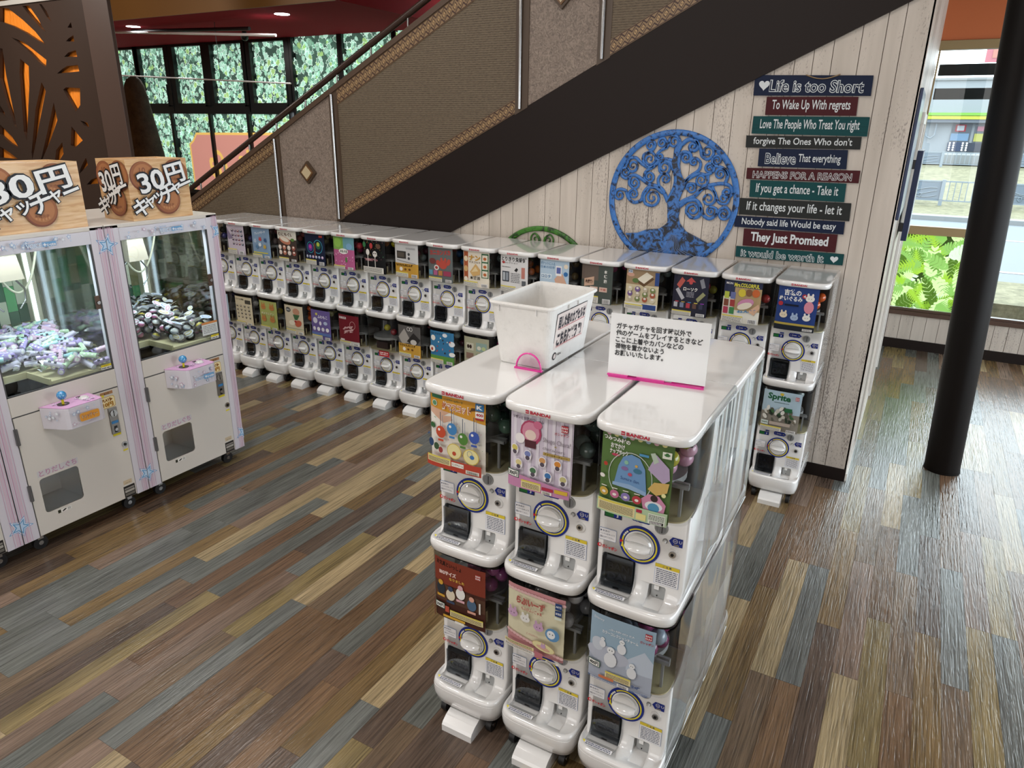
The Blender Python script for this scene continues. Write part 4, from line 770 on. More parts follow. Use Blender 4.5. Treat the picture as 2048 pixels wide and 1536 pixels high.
IU = {2: ('#eeeae0', KEY + [('r', 0, .80, 1, 1, '#e09a22'), ('p', [(0, .8), (.4, .76), (1, .70), (1, .82), (0, .82)], '#e09a22'), ('r', .04, .93, .24, .98, '#2f7a54'), ('t', .44, .94, .035, .34, 'リングチャームパレード', '#2f7a54'), ('t', .50, .85, .11, .52, '鈴マスコット', '#f6f2ea', 0, .09), ('t', .50, .85, .11, .52, '鈴マスコット', '#d06a24', 0, .025), ('t', .78, .88, .08, .1, '♫', '#5a3a20'), ('e', .1, .86, .05, .05, '#e8f0e4'), ('e', .1, .86, .04, .04, '#5a9a6a'), ('r', .84, .88, .98, .98, '#2a78b8'), ('t', .91, .93, .07, .1, 'K', '#f4f4f4', 0, .05), ('r', .84, .77, .98, .87, '#f2f0ec'), ('t', .91, .83, .05, .12, '400', '#c22a38', 0, .04), ('r', .84, .76, .98, .785, '#c22a38'), ('e', .06, .54, .05, .05, '#2f6a3a')] + scatter(40, ['#d8c23a', '#6a9ad0', '#d87a8a', '#7ab07a'], .1, .2, .98, .74, .005, .009, 3) + charm(.26, .52, '#d64a2a') + charm(.47, .60, '#3a86cc') + charm(.67, .50, '#4f8a32') + charm(.87, .56, '#3a5cc0') + [('e', .52, .28, .13, .13, '#d8bc3a'), ('e', .52, .28, .118, .118, '#ece09a'), ('e', .52, .25, .035, .035, '#cc4a2a'), ('e', .82, .26, .14, .13, '#d8bc3a'), ('e', .82, .26, .128, .118, '#ece09a'), ('e', .84, .26, .04, .035, '#3a78c8'), ('o', .8, .3, .04, .045, '#5a88b8'), ('e', .1, .34, .05, .07, '#2a4a7a'), ('e', .2, .3, .05, .06, '#3a5a3a'), ('e', .28, .26, .04, .05, '#a83a3a'), ('t', .05, .46, .06, .06, '♪', '#2a5a9a'), ('r', 0, 0, 1, .15, '#c8402c'), ('r', .02, .06, .46, .16, '#ecdc9c'), ('r', .02, .14, .46, .16, '#e0cf45'), ('l', .04, .07, .44, .135, 4, '#5a4a3a'), ('r', .48, .07, .7, .13, '#f0ece0'), ('t', .59, .1, .03, .2, 'リングチャーム', '#222222'), ('r', .74, .02, .97, .07, '#f0ece0')] + [('r', .76 + i * .02, .025, .768 + i * .02, .065, '#222222') for i in range(10)]),
      1: ('#d3c8da', [('r', .06 + .125 * i, .14, .11 + .125 * i, 1, '#e2dce8') for i in range(8)] + [('t', .3, .93, .045, .5, 'リボンとお花のフレーム', '#6a5a72'), ('e', .35, .76, .17, .19, '#c0406a'), ('e', .35, .77, .14, .15, '#e08aa8'), ('e', .46, .88, .07, .06, '#d86a90'), ('e', .35, .73, .09, .08, '#f0d4c8'), ('r', .26, .56, .44, .66, '#5a2a34'), ('e', .18, .66, .08, .08, '#f2eef0'), ('t', .76, .70, .085, .42, 'Shugo Chara!', '#8a7f8a', -.02, 0.0), ('t', .72, .60, .06, .34, 'characters', '#8a7f8a', -.02, 0.0), ('t', .75, .65, .04, .04, '×', '#a8923a'), ('r', .56, .51, .97, .55, '#b89a4a'), ('t', .76, .53, .03, .36, 'アクリルキーチェーン', '#5a4010')] + mark(.83, .86) + brandline(.84, .83, .22) + [y for u, v, c in ((.1, .5, '#d8c85a'), (.32, .46, '#7a88c8'), (.56, .42, '#d89a5a'), (.8, .42, '#e08a2a'), (.18, .32, '#e0d08a'), (.42, .26, '#4a7a52'), (.66, .24, '#3a7ac0'), (.9, .24, '#c8c07a')) for y in [('e', u, v, .065, .085, '#f0ecf2'), ('e', u, v + .02, .05, .045, c), ('e', u, v - .035, .035, .035, '#5a5060')]] + [('p', [(0, .2), (1, .12), (1, 0), (0, 0)], '#cf86b4')] + price(0, .13, '300円') + [('r', .24, .02, .56, .13, '#ecdc9c'), ('r', .24, .11, .56, .13, '#e0cf45'), ('l', .26, .03, .54, .1, 4, '#5a4a3a'), ('r', .58, .06, .76, .1, '#c22a48'), ('r', .78, .06, .98, .11, '#e0b62a'), ('r', .58, .01, .74, .05, '#f0ece0')] + [('r', .6 + i * .02, .015, .608 + i * .02, .045, '#222222') for i in range(6)]),
      0: ('#55783a', [('e', .1 + .11 * i, .985, .035, .03, c) for i, c in enumerate(['#d8a8b4', '#e0d88a', '#9ab8d8', '#d8a8b4', '#e0d88a', '#9ab8d8', '#d8a8b4', '#e0d88a'])] + [('t', .22, .93, .06, .38, 'つみつみ村の', '#f2f2ee', -.04, .04), ('t', .24, .85, .07, .2, 'おでかけ', '#f2f2ee', 0, .03), ('t', .26, .78, .07, .26, 'ナップサック', '#f2f2ee', 0, .03), ('e', .22, .74, .06, .02, '#c83a5a'), ('o', .44, .5, .3, .31, '#c8d4cc'), ('p', [(.22, .38), (.27, .62), (.33, .74), (.44, .79), (.56, .76), (.64, .64), (.68, .36), (.44, .38)], '#6a9ad0'), ('p', [(.2, .40), (.44, .41), (.68, .36), (.68, .31), (.44, .35), (.2, .36)], '#8fb4de'), ('t', .44, .47, .06, .26, 'Sumire den', '#3a5a9a', -.05, 0.0), ('e', .36, .6, .05, .03, '#8a6aa8'), ('e', .54, .6, .06, .035, '#3a7a9a'), ('e', .38, .68, .03, .03, '#8ac8a8'), ('e', .52, .66, .02, .02, '#e0b04a'), ('e', .44, .54, .03, .025, '#c84a6a'), ('r', .55, .8, .68, .83, '#4a9ad0'), ('p', [(.68, .66), (.78, .86), (.96, .72), (.98, .58), (.9, .52)], '#b8a4c8'), ('p', [(.7, .86), (.76, .88), (.82, .78), (.76, .74)], '#b8ccb8'), ('p', [(.7, .42), (.78, .52), (.98, .54), (.96, .42), (.82, .36)], '#d8b05a'), ('e', .92, .38, .03, .03, '#ece8a0'), ('p', [(.62, .28), (.72, .36), (.86, .36), (.96, .26), (.94, .14), (.66, .16)], '#d88ab0'), ('e', .8, .22, .12, .07, '#e4e8ec'), ('e', .8, .2, .08, .07, '#4a9ac8'), ('e', .8, .32, .05, .05, '#3a2a2a'), ('r', .86, .84, .98, .92, '#e8ecdc'), ('t', .92, .89, .04, .08, '♣', '#3a7a3a')] + [y for u, c in ((.09, '#d0a83a'), (.25, '#cf6a94'), (.41, '#8a7ac0'), (.57, '#c83a48')) for y in [('e', u, .255, .065, .062, c), ('e', u, .25, .028, .02, '#f0e8e0'), ('r', u - .04, .325, u + .04, .335, '#f0e8e0')]] + [('e', .1, .62, .03, .03, '#c83a2a'), ('e', .06, .46, .04, .03, '#e8e4dc'), ('r', 0, 0, 1, .17, '#b2d0a4'), ('r', .02, .02, .56, .165, '#ecdc9c'), ('r', .02, .14, .56, .165, '#e0cf45'), ('l', .04, .03, .54, .13, 7, '#6a6a5a'), ('r', .58, .11, .66, .15, '#c22a48'), ('r', .58, .02, .72, .1, '#ece08a'), ('r', .75, .01, .98, .14, '#dfe8d8'), ('l', .76, .06, .97, .13, 4, '#3a4a3a'), ('r', .78, .015, .96, .05, '#222222')] + [('r', .79 + i * .02, .015, .80 + i * .02, .05, '#f4f4f4') for i in range(8)])}
IL = {2: ('#8a3420', [('r', 0, 0, 1, .58, '#4a241a'), ('p', [(0, .62), (.3, .56), (1, .52), (1, .3), (0, .3)], '#5a3a2a'), ('t', .3, .92, .08, .5, 'お文具といっしょ', '#2a1612', -.05, .02), ('t', .28, .78, .07, .34, 'BIGサイズ', '#e8c8c0', 0, .06), ('t', .46, .70, .05, .3, 'なりました', '#e0b03a', 0, .04)] + mark(.82, .84, '#b83a30') + [y for u, v, c, d in ((.14, .5, '#2a3440', '#d8a02a'), (.34, .44, '#e0d4b8', '#3a4a6a'), (.54, .52, '#ecebe8', '#e0a8b4'), (.76, .4, '#4a6a8a', '#e0a08a')) for y in [('e', u, v, .09, .11, c), ('e', u, v + .1, .05, .05, d), ('r', u - .08, v - .14, u + .08, v - .1, d)]] + [('r', .9, .3, .93, .48, '#e0dcd4')] + price(.03, .17, '300円') + [('r', .24, .14, .32, .24, '#c8503a'), ('r', .34, .1, .98, .2, '#ecdc9c'), ('r', .34, .18, .98, .2, '#e0cf45'), ('l', .36, .11, .96, .175, 4, '#5a4a3a'), ('r', .2, .05, .64, .09, '#dca82a'), ('r', .44, .005, .62, .045, '#efece4'), ('r', 0, 0, .02, .3, '#6a2a20')]),
      1: ('#dcd6b2', [('r', 0, .93, 1, 1, '#cf8a90'), ('p', [(0, .24), (1, .08), (1, 0), (0, 0)], '#cf8a90')] + [('e', .03 + .06 * i, .925, .032, .028, '#e4b4b4') for i in range(17)] + [('e', .03 + .06 * i, .255 - .16 * (.03 + .06 * i), .032, .028, '#e4b4b4') for i in range(17)] + [('t', .44, .81, .12, .5, 'らぶいーず', '#b8564e', -.03, .06), ('t', .46, .70, .055, .36, 'もふぴふぃぎゅあ', '#b8564e', 0, .03), ('r', .86, .86, .97, .96, '#24427e'), ('r', .86, .76, .97, .85, '#24427e'), ('t', .915, .91, .04, .09, 'ARTS', '#e8ecf4'), ('t', .915, .805, .04, .09, '本物志', '#e8ecf4'), ('r', .86, .71, .97, .75, '#d8e4d4')] + blob(.13, .58, .095, '#cba0c4') + blob(.36, .56, .085, '#e4e4e0') + blob(.6, .50, .09, '#cba0c4') + [('e', .84, .46, .12, .12, '#5a94c8'), ('e', .82, .46, .07, .075, '#e8ecf0'), ('e', .8, .47, .009, .011, '#222222'), ('e', .85, .47, .009, .011, '#222222'), ('t', .5, .35, .04, .2, 'どっちもかわいい', '#c06a6a'), ('e', .7, .22, .2, .085, '#c8a46a', -.12), ('e', .7, .22, .19, .077, '#e6dc9e', -.12), ('e', .7, .205, .12, .035, '#dfae92', -.15)] + blob(.7, .24, .045, '#cba0c4', face=False) + [('r', 0, .1, .54, .15, '#ecdc9c'), ('r', 0, .04, .54, .09, '#efece2'), ('l', .02, .05, .52, .085, 2, '#5a4a3a'), ('l', .02, .11, .52, .145, 2, '#6a6a5a'), ('r', .56, .02, .7, .12, '#c8727e'), ('r', .76, .01, .97, .05, '#f0ece0')] + [('r', .78 + i * .02, .015, .788 + i * .02, .045, '#222222') for i in range(8)]),
      0: ('#93b1c8', [('r', 0, 0, 1, .36, '#a9b2c6'), ('p', [(.6, .46), (.86, .66), (1, .52), (1, .3), (.6, .3)], '#bccadb'), ('e', .3, .42, .34, .16, '#b6bed0'), ('e', .14, .55, .1, .12, '#c4cedc'), ('t', .14, .93, .05, .16, 'Disney', '#e6eef4', -.04, 0.0), ('t', .5, .83, .035, .4, 'ふゆのひ', '#dce6ee'), ('t', .48, .76, .055, .56, 'カラーコレクションチャーム', '#ecf2f6', -.03, .02)] + mark(.85, .86) + brandline(.88, .81, .2) + [y for u, v, s in ((.22, .58, .05), (.52, .6, .07), (.36, .38, .10), (.7, .3, .075)) for y in [('e', u, v, s, s * 1.3, '#dfe4ea'), ('e', u, v + s * 1.5, s * .6, s * .6, '#e8ecf0'), ('e', u - s * .2, v + s * 1.5, s * .08, s * .1, '#222222'), ('e', u + s * .2, v + s * 1.5, s * .08, s * .1, '#222222')]] + price(.01, .20, '400円') + [('r', .3, .1, .7, .2, '#ecdc9c'), ('r', .3, .18, .7, .2, '#e0cf45'), ('l', .32, .11, .68, .175, 4, '#5a4a3a'), ('r', .2, .07, .44, .11, '#d8764a'), ('t', .78, .12, .05, .14, '全4種', '#2a4a8a', 0, .03), ('l', .02, .02, .98, .06, 2, '#5a7ab8'), ('r', .5, .03, .68, .08, '#f0f0f0')] + [('r', .52 + i * .02, .035, .528 + i * .02, .075, '#222222') for i in range(7)])}

CAPM = {}
def capsule(col, top=None, r=.026):
    k = (col, r)
    if k not in CAPM:
        a = mat('capsule_' + col.lstrip('#'), col, .12, coat=.6); b = mat('capsule_clear_' + col.lstrip('#'), top or col, .1, coat=.6)
        CAPM[k] = MB().sphere((0, 0, 0), r, b, 16, 10, m2=a).cyl((0, 0, -.002), r * 1.03, .003, a, n=16).mesh('toy_capsule')
    return CAPM[k]
mcount = 0
import colorsys
def cname(c):
    r, g, b = [int(c[i:i+2], 16) / 255 for i in (1, 3, 5)]; h, s, v = colorsys.rgb_to_hsv(r, g, b); h *= 360
    if s < .18: return 'grey' if v < .7 else 'pale'
    n = 'red' if h < 14 or h > 345 else 'orange' if h < 36 else 'yellow' if h < 68 else 'green' if h < 165 else 'blue' if h < 255 else 'purple' if h < 300 else 'pink'
    return ('dark ' if v < .5 else '') + n
class _CN(dict):
    def get(s, c, d=None): return cname(c)
CN = _CN()
def machine(label, loc, rz, post, top, caps, rng, capdesc, ncap, group, front=True):
    t = thing('capsule_machine', label, 'machine', loc, rz, group)
    link('body', ME_body, t); link('shoulder_panel', ME_shoulder, t); link('dome', ME_dome, t); link('hopper', ME_hop, t)
    if top: l = link('lid', ME_lid, t); link('lid_logo', ME_logo, l)
    else:
        l = MB_sub
        link('lid_plate', ME_plate, t)
    if front:
        link('dial_ring', ME_ring, t); link('dial_knob', ME_knob, t); link('chute_flap', ME_chute, t); link('chute_cover', ME_cover, t); link('coin_slot', ME_slot, t)
        link('return_button', ME_btn, t); link('lock', ME_lock, t); link('coin_cup', ME_cup, t); link('tray_seam', ME_seam, t)
        for n, me in STK: link(n, me, t)
        if post: link('poster', poster(post), t)
    if not top:
        b = link('machine_base', ME_base, t); link('foot_pedal', ME_pedal, b)
        for cx, cy in ((-.1, -.04), (.1, -.04), (-.1, .34), (.1, .34)): link('caster', ME_caster, b, (cx, cy, 0))
    c_, s_ = math.cos(rz), math.sin(rz)
    spots = []
    tries = 0
    while len(spots) < ncap and tries < 9000:
        tries += 1
        q = Vector((rng.uniform(-.03, .112), rng.uniform(-.04, .13), rng.choice((.478, .522, .563)) + rng.uniform(-.003, .003)))
        if q.x > .085 and q.y < -.012: continue
        if all((q - o).length > .049 for o in spots): spots.append(q)
    for q in spots:
        col = rng.choice(caps)
        link('toy_capsule', capsule(col), None, (loc[0] + q.x * c_ - q.y * s_, loc[1] + q.x * s_ + q.y * c_, loc[2] + q.z), (rng.uniform(0, 6), rng.uniform(-1, 1), rng.uniform(0, 6)),
             CN.get(col, 'coloured') + ' capsule in the ' + capdesc, 'capsule', CN.get(col, 'coloured') + ' capsules in the ' + capdesc)
    return t
MB_sub = None
ME_plate = MB().prism(outline(.139, -.07), .597, .6125, black, 'z').mesh('lid_plate')
Z0, Z1 = .121, .735
names_u = ['navy plush-toy poster', 'green-edged clay-sweets poster', 'black lantern poster', 'sliced-bread poster', 'grey money-box poster', 'pale blue stamp poster', 'white driving-licence poster', 'orange and cream flatbread poster', 'grey poster with a red crab', 'toaster poster', 'black poster with coloured dots', 'green and pink jelly poster', 'navy poster with neon arches', 'brown snack poster', 'slate blue poster of little bags', 'pale lilac poster', 'beige animal poster']
names_l = ['fizzy-drink rubble poster', 'blue-green poster low down', 'mauve poster low down', 'mustard poster low down', 'moss green poster low down', 'brick red poster low down', 'violet-grey poster low down', 'khaki poster low down', 'bright blue poster with clouds', 'black and white photo poster over an orange band', 'bare clear dome without a poster', 'dark red festival poster', 'purple poster', 'cream poster with a green triangle', 'yellow-green poster of four orange dogs', 'cream poster of small dark animals', 'light blue poster']
capcol = [['#d8602a', '#c8963a'], ['#4a9a4a', '#c83a3a', '#d8602a'], ['#8a1f2a', '#b8b03a'], ['#3a5a3a', '#7a8a8a'], ['#a82a6a', '#c83a8a'], ['#c8b83a', '#6a5a3a'], ['#b8b02a', '#c86a2a', '#9a9a96'], ['#7a8a88', '#5a6a6a'], ['#2a6aa8', '#a83a4a'], ['#7a8a8a', '#5a2a3a'], ['#c8c02a', '#c8763a', '#d0ccc4'], ['#c83a4a', '#9a5aa8', '#b83a6a'], ['#8a8a5a', '#a8a86a'], ['#b83a7a', '#8a3a3a'], ['#8a4a4a', '#6a5a5a'], ['#3a3a6a', '#5a4a5a'], ['#4a4a8a', '#3a3a3a']]
for k in range(17):
    x = -.30 * k; rg = random.Random(100 + k)
    u = 'white capsule machine, upper wall row, ' + names_u[k]
    machine(u, (x, 0, Z1), 0, UP[k], True, capcol[k], rg, 'upper wall-row machine, ' + names_u[k], 4, 'capsule machines in the row along the stair wall')
    l_ = 'white capsule machine, lower wall row, ' + names_l[k]
    hid = 1 <= k <= 6
    machine(l_, (x, 0, Z0), 0, LO.get(k), False, capcol[(k * 5 + 3) % 17], rg, 'lower wall-row machine, ' + names_l[k], 1 if hid else 3, 'capsule machines in the row along the stair wall')
# red instruction slip on the bare one
p = Print((-3.05, -.0012 - .068, Z0 + .33), (1, 0, 0), (0, .1, -1), (0, -1, 0)); p.rect(.03, -.02, .13, .03, pr('#b8323a')); p.lines(.04, -.01, .12, .02, 2, wht, 2)
p.mb.build('paper_slip', fix=False, label='red paper slip stuck below the bare clear dome in the wall row', cat='slip')
IX, IY = -.062, -2.396
iu = ['green poster of a blue drawstring bag', 'lilac striped poster of keychains', 'orange-topped poster of four round charms']
il = ['pale blue snowy poster', 'cream poster with a pink lace border', 'brown-red poster of little animals']
icap_u = [['#b8b23a', '#d0a0b8', '#c8456a', '#a8a83a'], ['#8a9a94', '#5a6a64', '#6a5a62'], ['#5a7a6a', '#6a8a76', '#4f6f60']]
icap_l = [['#7a2a5a', '#9aa8b8', '#8a3a6a'], ['#a8a8aa', '#b8b8ba', '#9a9a9c'], ['#a85a94', '#b86aa4', '#c88ab4']]
for k in range(3):
    x = IX - .30 * k; rg = random.Random(300 + k)
    for (lst, z, top, P_, cl, tn) in ((iu, Z1, True, IU, icap_u, 'upper'), (il, Z0, False, IL, icap_l, 'lower')):
        machine('white capsule machine, island front %s tier, %s' % (tn, lst[k]), (x, IY, z), 0, P_[k], top, cl[k], rg, '%s island machine, %s' % (tn, lst[k]), 16, 'capsule machines at the front of the island')
    pos = ['right end', 'middle', 'left end'][k]
    for z, top, tn in ((Z1, True, 'upper'), (Z0, False, 'lower')):
        machine('white capsule machine facing the wall at the island back, %s, %s tier' % (pos, tn), (x, IY + 2 * DB + .004, z), PI, None, top, ['#b0b4ba', '#8a9aa8', '#c8a8b4'], rg, '%s back island machine at the %s' % (tn, pos), 3 if k == 0 else 0, 'capsule machines at the back of the island')
# clear acrylic side sheets hung on the island's open side
wav = clear('wavy_clear_sheet', (.93, .94, .94), .7, .05); nt = wav.node_tree; nz = nt.nodes.new('ShaderNodeTexNoise'); nz.inputs['Scale'].default_value = 7; nz.inputs['Distortion'].default_value = 1.5; bp_ = nt.nodes.new('ShaderNodeBump'); bp_.inputs['Strength'].default_value = .22; bp_.inputs['Distance'].default_value = .02
nt.links.new(nz.outputs['Fac'], bp_.inputs['Height'])
for n_ in nt.nodes:
    if n_.bl_idname == 'ShaderNodeBsdfGlossy' or n_.bl_idname == 'ShaderNodeFresnel': nt.links.new(bp_.outputs[0], n_.inputs['Normal'])
for i, (y0, y1, z0, z1, l) in enumerate(((IY + .17, IY + .46, .80, 1.33, 'front half, upper tier'), (IY + .46, IY + .86, .74, 1.33, 'back half, upper tier'), (IY + .0, IY + .46, .12, .73, 'front half, lower tier'), (IY + .47, IY + .84, .12, .72, 'back half, lower tier'))):
    m = MB(); xs = IX + .147; n = 8
    lo = [[(xs + .0025 * math.sin(i * 2 + j * 1.3), y0 + (y1 - y0) * j / n, z) for z in (z0, (z0 + z1) / 2 , z1)] for j in range(n + 1)]
    m.loft(lo, wav, closed=False, caps=False)
    m.tube([(xs, y0, z0), (xs, y1, z0 + .002)], .002, mat('sheet_edge', '#d8dad8', .2), 6)
    m.build('plastic_sheet', fix=False, label='clear plastic sheet on the open side of the island, ' + l, cat='sheet')

# ------------------------------------------------------------ crane catchers on the left
CX = -3.17
cabw = mat('cabinet_cream_white', '#d3cec6', .3); cabl = mat('cabinet_lilac_white', '#d2cfd8', .3); gapm = mat('panel_gap', '#4a4a4c', .6)
pk, pb, pd_ = pr('#d8bccb'), pr('#6fa3cf'), pr('#c99ab6'); starw = pr('#e3e8ef'); lil = mat('pink_glitter', '#d8a8d4', .25)
led = mat('led_strip', '#dff0ff', .5, emit=2.2)
def XP(x=.0012, **k): return Print((x, 0, 0), (0, 1, 0), (0, 0, 1), (1, 0, 0))
def starpts(u, v, r, rot=.2, inner=.45): return [(u + rr * math.sin(t + rot), v + rr * math.cos(t + rot)) for t, rr in [(PI * i / 5, r if i % 2 == 0 else r * inner) for i in range(10)]]
def clipstar(p, u, v, r, m, y0, y1, rot):
    p.k += 1; mb = MB(); pts = starpts(u, v, r, rot)
    clipadd(mb, pts, 0, m, y0, y1, -9, 9)
    if mb.v: p.mb.add([p.P(a, c) for a, b, c in mb.v], mb.f, m)
def starfield(p, u0, v0, u1, v1, n, seed, s=.02):
    r = random.Random(seed)
    for i in range(n):
        u, v = r.uniform(u0 + s, u1 - s), r.uniform(v0 + s * .8, v1 - s * .8); q = s * r.choice((.35, .5, .9, 1)); c = r.choice((pb, pd_, pb, pr('#b9b9c4'))); ro = r.uniform(-.3, .3)
        p.star(u, v, q, c, ro); p.star(u, v, q * .72, starw, ro)
def catcher(yc, label, k, box_y, prize):
    t = thing('crane_catcher', label, 'catcher', (CX, yc, 0), 0, 'white crane catchers along the left')
    H = .348
    b = MB(); b.box(-.75, -.004, -H, H, .1, .862, cabw); me = b.mesh('b')
    bmz = bmesh.new(); bmz.from_mesh(me); bmesh.ops.recalc_face_normals(bmz, faces=bmz.faces); bmz.to_mesh(me); bmz.free()
    c1 = MB().box(-.22, .05, -.225, -.015, .208, .412, cabw); c2 = MB().box(-.235, -.025, -.265, -.05, .6, .9, black)
    link('cabinet', boolcut(me, [c1, c2]), t)
    # front frame columns with stripes
    for s in (-1, 1):
        col = MB(); y0, y1 = sorted((s * .272, s * H)); col.box(-.05, 0, y0, y1, .095, 1.618, cabl); o = col.build('front_post', t, bevel=.003)
        p = XP(.0008); 
        for a, w_, m in ((.333, .004, pd_), (.326, .003, pk), (.319, .005, pk), (.343, .003, pk), (.308, .002, pd_)): p.rect(s * a - w_ / 2, .10, s * a + w_ / 2, 1.61, m)
        p.mb.build('stripes', o, fix=False)
        for zc in (1.52, .20):
            q = XP(.0014); 
            for rr, m in ((.062, pb), (.054, starw), (.045, pb), (.030, pr('#b9d2ea'))): clipstar(q, s * H, zc, rr, m, -H + (0 if s < 0 else 0), H, .25 if zc > 1 else .5)
            if q.mb.v: q.mb.build('star_decal', o, fix=False)
    door = MB().box(-.004, .003, -.268, .268, .105, .757, cabw); me = door.mesh('d'); bmz = bmesh.new(); bmz.from_mesh(me); bmesh.ops.recalc_face_normals(bmz, faces=bmz.faces); bmz.to_mesh(me); bmz.free()
    c3 = MB(); rr_ = []; rrprism(c3, -.22, -.02, .213, .407, .02, -.03, .03, cabw, T=Matrix(((0, 1, 0, 0), (1, 0, 0, 0), (0, 0, 1, 0), (0, 0, 0, 1))))
    d = link('door_panel', boolcut(me, [c3]), t); me.name = 'x'
    MB().box(-.005, -.003, -.27, .27, .757, .763, gapm).box(-.005, -.003, -.2715, -.268, .1, .76, gapm).box(-.005, -.003, .268, .2715, .1, .76, gapm).build('panel_gap', t)
    MB().box(-.004, .001, -.27, .27, .764, .862, cabw).build('upper_panel', t, bevel=.001)
    MB().box(-.0035, .0, -.218, -.022, .215, .405, bag_clear).build('prize_flap', d)
    p = XP(.0036)
    def flush(nm='sticker'):
        nonlocal p
        p.mb.build(nm, d, fix=False); p = XP(.0036)
    p.rect(-.222, .418, -.015, .452, pr('#c9c7c9')); p.text(-.118, .435, .036, 'とりだしぐち', pr('#b98aa4'), bold=.02, width=.19)
    flush(); p.rect(-.165, .185, -.15, .203, pr('#2a2a1a')); p.rect(-.15, .185, -.095, .203, pr('#e8e6e0')); p.ell(-.132, .194, .012, .004, pr('#222222'), .4); p.lines(-.115, .187, -.098, .201, 3, pr('#444444'))
    flush(); p.rect(.195, .105, .262, .175, pr('#1c1816')); p.rect(.2, .153, .257, .163, pr('#8a8680')); p.rect(.2, .135, .257, .149, pr('#a8a49c')); p.rect(.2, .115, .257, .13, pr('#6a665f')); flush(); p.rect(.2, .185, .25, .21, pr('#c9b79a')); p.text(.225, .193, .007, 'LINE USE', pr('#333333'), width=.03)
    flush(); p.rect(.235, .385, .262, .394, pr('#dccb2e')); flush(); p.rect(.165, .735, .235, .752, pr('#a87a50')); p.rect(.165, .722, .235, .735, pr('#c9c7c0')); p.text(.2, .743, .01, '▲注意', pr('#20180c'))
    flush()
    MB().cyl((.003, .248, .425), .017, .006, steel, 'x', 24).cyl((.009, .248, .425), .008, .003, black, 'x', 12).build('door_lock', d)
    for z in (.31, .62): MB().box(0, .012, -.279, -.264, z, z + .085, mat('hinge_grey', '#6f6f70', .35, .6)).cyl((.012, -.272, z), .005, .085, mat('hinge_grey', '#6f6f70'), 'z', 8).build('hinge', t)
    # coin unit
    cu = MB().box(.003, .011, .19, .238, .505, .655, mat('coin_steel', '#8f8c88', .3, .9)); cu.cyl((.009, .214, .625), .02, .008, steel, 'x', 20).box(.015, .018, .211, .216, .608, .642, black).box(.011, .014, .195, .232, .565, .58, pr('#3a7ab0')).box(.011, .013, .205, .222, .512, .55, black).cyl((.011, .213, .53), .009, .006, steel, 'x', 12)
    c_ = cu.build('coin_unit', t, bevel=.001)
    q = XP(.0045); q.rrect(.158, .66, .24, .724, .012, pr('#c9a85a')); q.rrect(.161, .663, .237, .721, .011, pr('#efdfae')); q.text(.198, .706, .022, 'PLAY▶', pr('#8a5a1a'), bold=.05, width=.06); q.text(.198, .68, .026, '30円' if k == 2 else '10円', pr('#a8761e'), bold=.06, width=.06); q.mb.build('price_decal', t, fix=False)
    for r4 in ((.14, .726, .185, .738), (.195, .49, .24, .503)): q = XP(.0042); q.rect(*r4, pr('#dccb2e')); q.mb.build('yellow_tag', t, fix=False)
    # control box
    cb = MB(); y0, y1 = -.125, .105; L = [(0.003, y0 - .02), (.125, y0 + .035), (.135, y0 + .05), (.135, y1 - .02), (.125, y1), (.003, y1)]
    cb.prism(L, .66, .775, cabl, 'z'); cbo = cb.build('control_box', t, bevel=.004)
    MB().prism([(a * 1.0, b) for a, b in L], .7755, .778, lil, 'z').build('control_top', cbo)
    g = Print((.1362, 0, 0), (0, 1, 0), (0, 0, 1), (1, 0, 0)); starfield(g, y0 + .05, .665, y1 - .02, .77, 16, 30 + k, .013)
    if k == 1: g.rrect(-.035, .692, .066, .735, .01, pr('#dd9a3a')); g.text(.015, .714, .026, 'キャッチャー', pr('#8a1f2a'), bold=.06, width=.085); g.text(.015, .714, .026, 'キャッチャー', pr('#e8d8b0'), bold=.0, width=.085)
    else: g.rect(.005, .70, .075, .728, pb); g.text(-.028, .714, .026, 'VOICE', starw, bold=.05, width=.06, shear=.15); g.text(-.028, .714, .026, 'VOICE', pb, bold=.0, width=.058, shear=.15); g.text(.04, .714, .022, '✦c-ute', starw, bold=.03, width=.062)
    g.mb.build('box_print', cbo, fix=False)
    g = Print((.065, y0 + .006, 0), Vector((.12, .055, 0)).normalized(), (0, 0, 1), Vector((.055, -.12, 0)).normalized()); g.k = 4; starfield(g, -.05, .665, .05, .77, 9, 50 + k, .016); g.mb.build('side_print', cbo, fix=False)
    g = Print((0, 0, .7784), (0, 1, 0), (-1, 0, 0), (0, 0, 1)); r_ = random.Random(k)
    for i in range(7): u, v = r_.uniform(y0 + .03, y1 - .02), r_.uniform(-.11, -.02); g.star(u, v, .016, starw, r_.random()); g.star(u, v, .012, pr('#d8a8d4'), 0)
    g.mb.build('top_print', cbo, fix=False)
    j = MB().cyl((.06, -.055, .778), .028, .002, black, n=24).cyl((.06, -.055, .78), .006, .032, pr('#d8cc2a'), n=12).build('joystick', cbo)
    jb = mat('blue_glitter_ball', '#3f9ad0', .08, coat=1); tt = NT(jb)
    if not jb.get('done'):
        vo = tt.n('ShaderNodeTexVoronoi'); vo.inputs['Scale'].default_value = 160; tt.l(tt.pos((1, 1, 1)), vo.inputs['Vector']); tt.base(tt.mix(tt.ramp(vo.outputs['Distance'], [(.15, .8), (.4, 0.0)]), '#2f86c0', '#a8dcf0')); jb['done'] = 1
    MB().sphere((.06, -.055, .826), .023, jb, 20, 14).build('joystick_ball', j)
    MB().cyl((.07, .045, .778), .024, .005, mat('button_ring', '#c9c9c9', .3), n=24).cyl((.07, .045, .783), .019, .007, white, n=24, r2=.017).build('push_button', cbo)
    MB().box(.02, .04, .03, .055, .778, .7795, black).build('display_plate', cbo)
